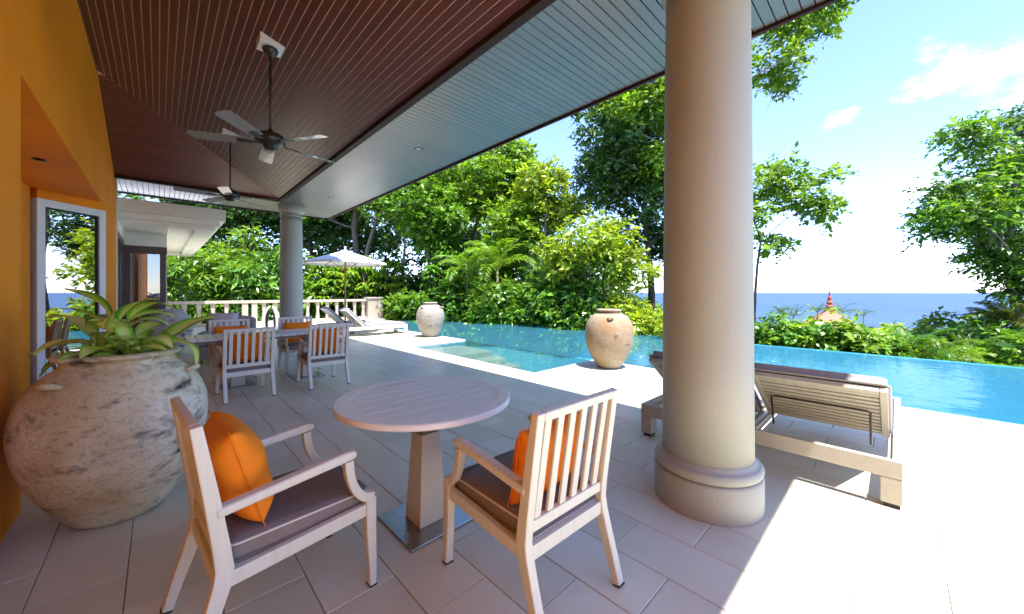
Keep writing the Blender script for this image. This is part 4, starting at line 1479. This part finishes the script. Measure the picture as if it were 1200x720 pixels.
def tree(name, label, cat, base, trunk_top, tr_r, crown_sets, leaf, mat, bark='bark', group=None, seed=0, per=26, m=6, tl=.5, droop=.25, limbs=12, lean=None, flat=.6):
    """crown_sets: list of (centre, radii, n clumps, clump radius); leaf: (length, width)"""
    rs = np.random.default_rng(1000 + seed)
    bz = float(terrain_z(np.array(base[0]), np.array(base[1]))) if len(base) == 2 else base[2]
    b0 = (base[0], base[1], bz)
    T = empty(name, b0, 0, label, cat, group)
    cl = np.concatenate([ellipsoid_clumps(c, r, n_, cr, rs) for c, r, n_, cr in crown_sets], 0)
    p, d, l = clump_twigs(cl, per, rs, tl)
    v, q_ = leaves(p, d, l, m, leaf[0], leaf[1], droop, rs, flat=flat)
    v = v - np.array(b0)
    link('crown', np_mesh('crown', v, q_), mat, T)
    tm = MB()
    tp = limb_path((b0[0], b0[1], b0[2] - .3), trunk_top, rs, 7, .05)
    rad = [tr_r * (1.25 if k == 0 else 1 - .6 * k / 7) for k in range(8)]
    tm.tube([x - np.array(b0) for x in tp], rad, 9)
    order = rs.permutation(len(cl))[:limbs]
    for i in order:
        c = cl[i, :3]
        # leave the trunk at a point below the clump
        best = min(range(2, 8), key=lambda k: abs(tp[k][2] - (c[2] - .35 * np.linalg.norm(c[:2] - tp[k][:2]))))
        lp = limb_path(tp[best], c, rs, 5, .10)
        r0 = rad[best] * .55
        tm.tube([x - np.array(b0) for x in lp], [r0 * (1 - .80 * k / 5) for k in range(6)], 6)
        for _ in range(2):
            j = rs.integers(2, 5)
            e_ = c + rs.normal(0, 1, 3) * cl[i, 3] * .9
            tm.tube([x - np.array(b0) for x in limb_path(lp[j], e_, rs, 3, .1)], [r0 * .4, r0 * .3, r0 * .2, r0 * .1], 5)
    o = tm.build('trunk', bark, T, smooth=True)
    TREES.append(T)
    return T


def bush(label, base, rad, n_, cr, leaf, mat, group=None, seed=0, per=26, m=6, tl=.35, droop=.3, z0=None, cat='bush', name='bush', flat=.6):
    """base (x, y), rad (rx, ry, h) above ground level"""
    rs = np.random.default_rng(5000 + seed)
    bz = float(terrain_z(np.array(base[0]), np.array(base[1]))) if z0 is None else z0
    b0 = np.array((base[0], base[1], bz))
    T = empty(name, tuple(b0), 0, label, cat, group)
    c = (0, 0, rad[2] * .5)
    cl = ellipsoid_clumps(c, (rad[0], rad[1], rad[2] * .5), n_, cr, rs, .35)
    p, d, l = clump_twigs(cl, per, rs, tl)
    v, q_ = leaves(p, d, l, m, leaf[0], leaf[1], droop, rs, flat=flat)
    v[:, 2] = np.maximum(v[:, 2], .01)
    link('foliage', np_mesh('foliage', v, q_), mat, T)
    tm = MB()
    for i in range(min(7, n_)):
        e_ = cl[i, :3]
        tm.tube(limb_path((rs.normal(0, .08), rs.normal(0, .08), -.1), e_, rs, 4, .08), [.035, .03, .025, .018, .01], 6)
    tm.build('stems', 'dark_bark', T, smooth=True)
    return T


def zof(px_y, d):
    return EYE + (343 - px_y) * d / 431.6


def at3(px, py, d):
    x, y = site(px, d)
    return (x, y, zof(py, d))


# ---- tall trees beyond the pool
# the tall dark tree by the column
tb = site(771, 15.5)
tree('tall_tree', 'tall dark green tree with slender dark trunk rising past the column', 'tree', tb, at3(748, 150, 16.5), .17,
     [(at3(735, 165, 16.5), (2.1, 1.9, 2.6), 62, .62), (at3(770, 245, 16.0), (1.2, 1.5, 2.2), 34, .5), (at3(712, 205, 16.5), (1.1, 1.3, 1.7), 26, .5)],
     (.20, .095), 'leaf_dark', 'dark_bark', 'trees beyond the pool', 1, per=34, m=6, tl=.45, limbs=20)
tb = site(815, 14.5)
tree('tall_tree', 'tall light green tree spreading feathery branches over the soffit edge, behind the column', 'tree', tb, at3(830, 40, 14.5), .14,
     [(at3(748, 125, 15.0), (1.5, 1.5, 1.1), 30, .42), (at3(775, 190, 15.0), (.9, 1.0, 1.1), 14, .40), (at3(900, 50, 14.0), (1.2, 1.2, .7), 5, .24), (at3(945, 28, 13.8), (1.6, 1.0, .16), 7, .18), (at3(965, 12, 13.8), (1.2, .9, .12), 5, .16),
      (at3(925, 82, 13.8), (1.5, .9, .14), 7, .18), (at3(820, -10, 14.5), (2.0, 2.0, 1.5), 18, .5)],
     (.19, .09), 'leaf_bright', 'bark', 'trees beyond the pool', 2, per=28, m=6, tl=.42, limbs=18)
# light tree by the gap, with pale slender trunk
tb = site(712, 14.8)
tree('slender_tree', 'slender tree with pale straight trunk and light green crown behind the ochre jar', 'tree', tb, at3(708, 240, 15), .075,
     [(at3(700, 285, 14.8), (1.5, 1.3, 1.0), 26, .42), (at3(735, 315, 14.6), (.9, .9, .9), 14, .36), (at3(668, 300, 15), (.9, .9, .9), 16, .4)],
     (.20, .095), 'leaf_lime', 'bark', 'trees beyond the pool', 3, per=24, m=6, tl=.4, limbs=12)
tb = site(808 - 100, 14.0)
# small tree right of the column
tb = site(894, 11.2)
tree('young_tree', 'young tree with thin leaning trunk and open airy crown beside the column, against the sea', 'tree', tb, at3(893, 225, 11.0), .05,
     [(at3(905, 235, 11.0), (1.0, .9, .8), 11, .30), (at3(950, 225, 11.0), (.85, .8, .62), 10, .27), (at3(905, 195, 11), (.6, .6, .45), 6, .26),
      (at3(865, 250, 11.2), (1.0, .9, .9), 9, .34), (at3(962, 248, 11), (.5, .5, .35), 4, .22), (at3(905, 285, 11.1), (.4, .4, .35), 4, .2)],
     (.155, .085), 'leaf_bright', 'dark_bark', None, 4, per=17, m=5, tl=.30, limbs=26)
# right-hand tree
tb = site(1215, 9.6)
tree('spreading_tree', 'spreading dull green tree with layered branches standing by the far corner of the pool', 'tree', tb, at3(1190, 215, 9.6), .16,
     [(at3(1150, 235, 9.6), (1.15, 1.1, .85), 22, .33), (at3(1120, 255, 9.6), (.75, .8, .45), 12, .26), (at3(1170, 185, 9.8), (.9, .9, .6), 14, .30),
      (at3(1200, 230, 9.8), (1.1, 1.1, 1.2), 20, .36), (at3(1135, 160, 9.8), (.42, .5, .25), 5, .22), (at3(1225, 290, 9.8), (.7, .8, .7), 14, .3), (at3(1170, 300, 9.8), (.7, .7, .5), 12, .28), (at3(1195, 335, 9.7), (.6, .6, .5), 9, .28)],
     (.145, .066), 'leaf_mid', 'bark', None, 5, per=24, m=6, tl=.32, droop=.35, limbs=30)
tb = site(1260, 12.5)
tree('tall_tree', 'dark treetop rising behind the spreading tree', 'tree', tb, at3(1250, 150, 12.5), .15,
     [(at3(1235, 170, 12.5), (1.3, 1.3, 1.5), 22, .45), (at3(1200, 145, 12.5), (.5, .6, .6), 6, .35)],
     (.18, .08), 'leaf_dark', 'dark_bark', None, 6, per=24, m=6, tl=.4)
# the big bright tree and its neighbours left of the pool
SPEC = [
    # px base, depth, trunk top (px,py), r, crowns [(px,py,rx,rz,n,cr)], leaf, mat, bark, label
    (560, 23, (565, 200), .20, [(555, 225, 3.2, 1.9, 60, .75), (590, 185, 1.6, .9, 20, .6), (530, 215, 2.0, 1.5, 26, .7), (615, 215, 1.5, 1.2, 18, .6)], (.27, .13), 'leaf_bright', 'bark', 'broad bright green tree cresting above the pool, its top beneath the soffit'),
    (497, 20, (498, 240), .11, [(490, 235, 2.0, 1.7, 40, .6), (515, 265, 1.3, 1.2, 20, .5)], (.25, .12), 'leaf_mid', 'bark', 'mid green tree with thin pale trunk behind the streaked jar'),
    (415, 24, (414, 190), .26, [(415, 200, 2.6, 1.5, 34, .75), (385, 235, 2.0, 1.0, 18, .65)], (.27, .13), 'leaf_mid', 'bark', 'tree with thick straight grey trunk behind the parasol'),
    (432, 22, (448, 225), .19, [(455, 225, 2.0, 1.2, 30, .6), (480, 200, 1.5, 1.0, 16, .6)], (.25, .12), 'leaf_bright', 'bark', 'tree with pale leaning trunk just beyond the parasol'),
    (448, 21, (478, 255), .12, [(490, 225, 1.4, 1.2, 20, .55)], (.25, .12), 'leaf_mid', 'bark', 'tree with strongly slanting branch trunk beyond the parasol'),
    (640, 19, (640, 205), .10, [(636, 215, 1.1, 1.0, 12, .40), (652, 245, 1.2, .9, 14, .42)], (.23, .11), 'leaf_lime', 'bark', 'open airy tree with yellow green leaves showing sky through its crown'),
    (610, 20, (612, 260), .12, [(610, 275, 1.8, 1.6, 36, .6)], (.25, .12), 'leaf_bright', 'bark', 'dense leafy tree between the airy tree and the broad bright tree'),
    (300, 26, (300, 210), .2, [(300, 230, 3.4, 2.0, 36, .85), (250, 235, 2.5, 1.8, 24, .8)], (.30, .14), 'leaf_dark', 'dark_bark', 'dark tree rising behind the bushes past the white eave'),
    (365, 26, (365, 220), .2, [(370, 240, 2.6, 2.2, 34, .8)], (.30, .14), 'leaf_dark', 'dark_bark', 'dark tree rising behind the far column'),
]
for k, (px, d, tt, r, cs, lf, mt, bk_, lab) in enumerate(SPEC):
    crowns = [(at3(cx, cy, d), (rx, rx * .9, rz), n_, cr) for cx, cy, rx, rz, n_, cr in cs]
    tree('garden_tree', lab, 'tree', site(px, d), at3(tt[0], tt[1], d), r, crowns, lf, mt, bk_, 'trees beyond the terrace', 20 + k, per=34, m=6, tl=.5, limbs=14)

# ---- bushes behind the balustrade
BB = [
    (205, 19.5, 1.7, 4.9, 26, 'leaf_bright', (.34, .085), 'tall bamboo like bush with narrow bright leaves beside the white eave'),
    (240, 18.8, 1.5, 4.3, 24, 'leaf_mid', (.32, .08), 'tall narrow leaved bush behind the grey sofa chair'),
    (275, 19.2, 1.5, 4.6, 24, 'leaf_bright', (.34, .085), 'tall narrow leaved bush left of the far column'),
    (312, 18.9, 1.5, 4.2, 22, 'leaf_glossy', (.30, .09), 'glossy leaved bush just behind the far column'),
    (350, 19.6, 1.6, 3.8, 22, 'leaf_mid', (.30, .10), 'leafy bush between the far column and the parasol'),
]
for k, (px, d, rx, h, n_, mt, lf, lab) in enumerate(BB):
    bush(lab, site(px, d), (rx, 1.2, h + 1.25), n_, .55, lf, mt, 'bushes behind the balustrade', 40 + k, per=30, m=6, tl=.5, droop=.55)


def umbrella_bush(label, base, rad, n_, leaf, mat, seed, group=None, nl=9, z0=None):
    """shrub of drooping leaf whorls"""
    rs = np.random.default_rng(8000 + seed)
    bz = float(terrain_z(np.array(base[0]), np.array(base[1]))) if z0 is None else z0
    T = empty('umbrella_shrub', (base[0], base[1], bz), 0, label, 'shrub', group)
    d = rs.normal(0, 1, (n_, 3))
    d /= np.linalg.norm(d, axis=1)[:, None]
    d[:, 2] = np.abs(d[:, 2]) * rs.choice([1, 1, -.6], n_)
    c = np.array((0, 0, rad[2] * .55)) + d * rs.uniform(.5, 1, (n_, 1)) * np.array((rad[0], rad[1], rad[2] * .45))
    vs = []
    for k in range(nl):
        a = rs.uniform(-.2, .2, n_) + 2 * math.pi * k / nl + rs.uniform(0, 6, n_) * 0 + np.arange(n_)
        dirx, diry = np.cos(a), np.sin(a)
        dz = -rs.uniform(.15, .75, n_)
        ld = np.stack([dirx, diry, dz], 1)
        ld /= np.linalg.norm(ld, axis=1)[:, None]
        bn = np.stack([-diry, dirx, np.zeros(n_)], 1)
        L_ = leaf[0] * rs.uniform(.75, 1.2, (n_, 1))
        W_ = leaf[1] * rs.uniform(.8, 1.2, (n_, 1))
        b0 = c + ld * .04
        mid = c + ld * L_ * .55 + np.array([0, 0, .05])
        tip = c + ld * L_ + np.array([0, 0, -.10]) * L_
        vs.append(np.stack([b0, mid - bn * W_ / 2, tip, mid + bn * W_ / 2], 1))
    v = np.concatenate(vs, 0)
    link('foliage', np_mesh('foliage', v.reshape(-1, 3), np.arange(len(v) * 4).reshape(-1, 4)), mat, T)
    tm = MB()
    for i in range(min(n_, 26)):
        tm.tube(limb_path((rs.normal(0, .1), rs.normal(0, .1), -.1), c[i], rs, 4, .06), [.03, .026, .02, .014, .008], 5)
    tm.build('stems', 'bark', T, smooth=True)


for k, (px, d, rx, h, n_, lab) in enumerate([
    (390, 20.0, 1.3, 3.6, 130, 'shrub of drooping leaf whorls between the far column and parasol pole'),
    (428, 20.2, 1.3, 3.5, 130, 'shrub of drooping leaf whorls behind the parasol pole'),
    (460, 20.5, 1.1, 3.3, 110, 'shrub of drooping leaf whorls behind the balustrade pier'),
    (525, 19.5, 1.3, 4.4, 130, 'tall shrub of drooping leaf whorls behind the streaked jar'),
    (575, 19.3, 1.3, 3.4, 110, 'shrub of drooping leaf whorls past the streaked jar along the pool end')]):
    umbrella_bush(lab, site(px, d), (rx, 1.1, h + 1.2), n_, (.46, .15), 'leaf_bright' if k != 3 else 'leaf_glossy', k, 'shrubs with drooping leaf whorls')

# ---- undergrowth along the far side of the pool (photo columns 480 to 780)
UG = [(485, 18.6, 1.1, 1.6, 'leaf_mid', 'mid green bush at the pool end corner beside the balustrade pier'),
      (515, 18.2, 1.1, 1.9, 'leaf_glossy', 'glossy leaved bush directly behind the streaked jar'),
      (548, 18.8, 1.2, 2.3, 'leaf_mid', 'mid green bush at the pool end just past the streaked jar'),
      (572, 17.6, 1.1, 1.9, 'leaf_bright', 'light green bush at the far corner of the pool end'),
      (598, 17.0, 1.1, 2.2, 'leaf_mid', 'mid green bush along the far pool edge under the broad bright tree'),
      (622, 16.2, 1.0, 2.0, 'leaf_glossy', 'glossy bush along the far pool edge under the dense tree'),
      (645, 15.6, 1.0, 2.4, 'leaf_mid', 'mid green bush along the far pool edge under the airy tree'),
      (668, 14.8, 1.0, 2.0, 'leaf_mid', 'mid green bush between the airy tree and the slender pale trunk'),
      (690, 14.3, .9, 2.2, 'leaf_glossy', 'glossy bush at the foot of the slender tree behind the ochre jar'),
      (585, 20.5, 1.5, 4.2, 'leaf_mid', 'tall mid green bush behind the light green corner bush'),
      (635, 18.5, 1.4, 4.0, 'leaf_dark', 'tall dark bush behind the airy tree trunk'),
      (665, 17.0, 1.3, 4.0, 'leaf_dark', 'tall dark bush behind the slender pale trunk'),
      (540, 21, 1.5, 4.6, 'leaf_dark', 'tall dark bush behind the whorl shrubs past the streaked jar')]
for k, (px, d, rx, h, mt, lab) in enumerate(UG):
    bush(lab, site(px, d), (rx, 1.0, h + 1.25), 24, .42, (.22, .11), mt, 'undergrowth beyond the pool', 60 + k, per=26, m=6, tl=.35)
for k, (px, d, rx, h, lab) in enumerate([(722, 13.8, .9, 1.0, 'low lime green bush directly behind the ochre jar'), (748, 13.0, .95, 1.0, 'low lime green bush between the ochre jar and the tall dark trunk'),
                                         (775, 12.4, .9, .82, 'low lime green bush at the foot of the tall dark trunk'), (735, 15.2, 1.1, 1.3, 'lime green bush set back below the sea gap')]):
    bush(lab, site(px, d), (rx, .9, h + 1.25), 18, .34, (.16, .085), 'leaf_lime', 'lime bushes by the sea gap', 90 + k, per=26, m=6, tl=.28)

# ---- hedge right of the column
HG = [(800, 11.2, .8, .72, 'leaf_lime', 'lime green hedge bush behind the thick column, fourth from the young tree'), (832, 10.9, .8, .66, 'leaf_bright', 'bright hedge bush behind the thick column, third from the young tree'),
      (868, 10.6, .75, .66, 'leaf_mid', 'mid green hedge bush next to the young tree on the column side'), (893, 10.4, .7, 0.85, 'leaf_glossy', 'dark glossy hedge bush around the foot of the young tree'),
      (920, 10.2, .7, 0.82, 'leaf_bright', 'bright hedge bush at the infinity edge, first after the young tree'), (948, 9.9, .7, 0.74, 'leaf_glossy', 'dark glossy hedge bush at the infinity edge, second after the young tree'),
      (972, 9.7, .65, 0.72, 'leaf_bright', 'bright hedge bush at the infinity edge, third after the young tree'), (998, 9.5, .65, 0.70, 'leaf_glossy', 'dark glossy hedge bush at the infinity edge, fourth after the young tree'),
      (1022, 9.4, .65, 0.74, 'leaf_bright', 'bright hedge bush at the infinity edge next to the palm fronds'), (905, 12.2, .9, .62, 'leaf_lime', 'lime green bush behind the hedge nearest the young tree'),
      (950, 12.2, .9, .55, 'leaf_lime', 'lime green bush behind the hedge in line with the pavilion'), (1000, 12.2, .9, .50, 'leaf_lime', 'lime green bush behind the hedge between pavilion and rounded bush')]
for k, (px, d, rx, h, mt, lab) in enumerate(HG):
    bush(lab, site(px, d), (rx, .75, h + 1.25), 18, .27, (.125, .085), mt, 'hedge at the infinity edge', 110 + k, per=30, m=5, tl=.22, flat=.8)
b_ = site(1046, 13.2)
bush('rounded lime green bush standing above the hedge by the palms', b_, (.95, .9, 1.25 + .72), 26, .30, (.13, .07), 'leaf_lime', None, 140, per=34, m=5, tl=.22)
for k, (px, d, rx, h, mt, lab) in enumerate([(1095, 11.5, .9, 1.2, 'leaf_bright', 'bright green bush between the rounded bush and the palm fronds'),
                                             (1130, 10.4, .75, 1.2, 'leaf_bright', 'broad leaved green bush beneath the spreading tree'),
                                             (1165, 9.4, .7, 1.05, 'leaf_glossy', 'dark glossy bush at the foot of the spreading tree'),
                                             (1192, 8.6, .7, .62, 'leaf_mid', 'mid green low bush at the pool corner under the tree'),
                                             (1225, 8.4, .8, .8, 'leaf_dark', 'very dark bush beyond the tree trunk at the pool corner'),
                                             (1160, 11.5, .9, 1.5, 'leaf_bright', 'bright tall bush behind the spreading tree'),
                                             (1185, 9.9, .8, 1.35, 'leaf_mid', 'tall green bush wrapped around the spreading tree trunk')]):
    bush(lab, site(px, d), (rx, .7, h + 1.25), 18, .28, (.17, .085), mt, None, 150 + k, per=28, m=5, tl=.26)


# ---- palms and fronds
def frond_mesh(L_, n_, ll, lw, arch, seed):
    r_ = random.Random(seed)
    mb = MB()
    pts = []
    y = z = 0
    for k in range(9):
        a = R(58) - arch * (k / 8) ** 1.2
        pts.append((0, y, z))
        y += L_ / 8 * math.cos(a)
        z += L_ / 8 * math.sin(a)
    mb.tube(pts, [.016 * (1 - .85 * k / 8) for k in range(9)], 5)
    for k in range(n_):
        f = .16 + .84 * k / n_
        i = min(7, int(f * 8))
        g_ = f * 8 - i
        p = Vector(pts[i]).lerp(Vector(pts[i + 1]), g_)
        d_ = (Vector(pts[i + 1]) - Vector(pts[i])).normalized()
        size = ll * (math.sin(math.pi * (.18 + .76 * f)) ** .7)
        for s_ in (-1, 1):
            v_ = (d_ * .75 + Vector((s_, 0, 0)) * .8 + Vector((0, 0, r_.uniform(-.1, .25)))).normalized()
            tip = p + v_ * size + Vector((0, 0, -.28 * size))
            mid = p + v_ * size * .5 + Vector((0, 0, .02))
            wv = d_ * lw / 2
            mb.add([p, mid - wv, tip, mid + wv], [(0, 1, 2, 3)])
    me = mb.mesh('frond')
    return me


def palm(label, base, trunk_h, n_, L_, seed, mat='leaf_mid', group=None, z0=None, tr=.07, name='palm', ll=None, nleaf=22):
    bz = float(terrain_z(np.array(base[0]), np.array(base[1]))) if z0 is None else z0
    T = empty(name, (base[0], base[1], bz), 0, label, 'palm', group)
    r_ = random.Random(seed)
    if trunk_h > .2:
        MB().tube([(0, 0, -.2), (.04, .02, trunk_h * .5), (0, 0, trunk_h + .05)], [tr * 1.2, tr, tr * .8], 9).build('trunk', 'bark', T, smooth=True)
    ms_ = [frond_mesh(L_ * r_.uniform(.85, 1.1), nleaf, ll or L_ * .27, L_ * .028, R(r_.uniform(70, 115)), seed * 10 + k) for k in range(3)]
    for me in ms_:
        me.materials.append(MATS[mat])
    for k in range(n_):
        o = bpy.data.objects.new('frond', ms_[k % 3])
        col.objects.link(o)
        o.parent = T
        o.location = (0, 0, trunk_h)
        o.rotation_euler = (R(r_.uniform(-28, 28)), R(r_.uniform(-8, 8)), k * 2.4 + r_.uniform(-.3, .3))
    return T


palm('clump of long arching palm fronds at the pool edge beside the hedge', site(1066, 9.15), 1.05, 17, 1.15, 1, 'leaf_glossy')
palm('arching palm fronds at the pool edge under the bushes', site(1102, 8.95), .95, 17, 1.1, 2, 'leaf_bright')
palm('palm fronds rising between the pool edge and the spreading tree', site(1140, 9.2), 1.25, 15, 1.1, 3, 'leaf_mid')
palm('spiky screw palm with thin fronds against the sea by the tree trunk', site(1178, 9.6), 2.1, 22, .9, 4, 'leaf_olive', ll=.3)
palm('palm fronds leaning over the water by the low bush under the spreading tree', site(1180, 8.3), .75, 15, .95, 7, 'leaf_bright')
palm('tall arching palm inside the greenery above the pool end', site(583, 17.6), 3.6, 15, 2.3, 5, 'leaf_bright')
palm('arching palm in the greenery behind the streaked jar', site(548, 18.0), 3.4, 15, 2.1, 6, 'leaf_bright')
for k, (px, d, zt) in enumerate([(988, 52, -1.5), (958, 56, -1.7), (930, 50, -2.0), (1012, 70, -3.2), (915, 60, -2.2)]):
    b_ = site(px, d)
    g_ = float(terrain_z(np.array(b_[0]), np.array(b_[1])))
    palm('far coconut palm on the slope around the orange pavilion', b_, zt - g_, 14, 2.3, 20 + k, 'leaf_far', 'far palms around the pavilion', tr=.14, nleaf=16)

# ---- far wood on the slope and behind the trees: nobody could count it
rs = np.random.default_rng(99)
cl = []
for k in range(420):
    x = rs.uniform(17, 130)
    y = rs.uniform(-45, 55) * (x / 60 + .3)
    g_ = float(terrain_z(np.array(x), np.array(y)))
    sea_gap = (-.35 < y / x < .35)
    top = (1.36 - .075 * math.hypot(x, y)) if sea_gap else (3.0 - .04 * x)
    h_ = min(top - g_, 7.0) * rs.uniform(.72, 1.0)
    r_ = rs.uniform(.9, 1.6) * (1 + x / 110)
    for j in range(3):
        cl.append((x + rs.normal(0, r_ * .6), y + rs.normal(0, r_ * .6), g_ + max(.5, h_ - r_ * .8) - j * .9 * r_, r_))
cl = np.array(cl)
p, d, l = clump_twigs(cl, 14, rs, .8)
v, q_ = leaves(p, d, l, 3, .62, .36, .3, rs)
tag(link('far_wood', np_mesh('far_wood', v, q_), 'leaf_far'), 'unbroken far wood covering the slope down to the sea', 'woodland', kind='stuff')
cl = []
for k in range(420):
    px = rs.uniform(120, 720)
    dd = rs.uniform(24, 34)
    x, y = site(px, dd)
    hmax = np.interp(px, [120, 300, 480, 600, 660, 720], [8.5, 9.0, 9.0, 6.5, 4.0, 2.2])
    cl.append((x, y, rs.uniform(-1, hmax), rs.uniform(.9, 1.5)))
cl = np.array(cl)
p, d, l = clump_twigs(cl, 30, rs, .7)
v, q_ = leaves(p, d, l, 4, .42, .22, .3, rs)
tag(link('back_wood', np_mesh('back_wood', v, q_), 'leaf_dark'), 'dark mass of wood behind the garden trees', 'woodland', kind='stuff')
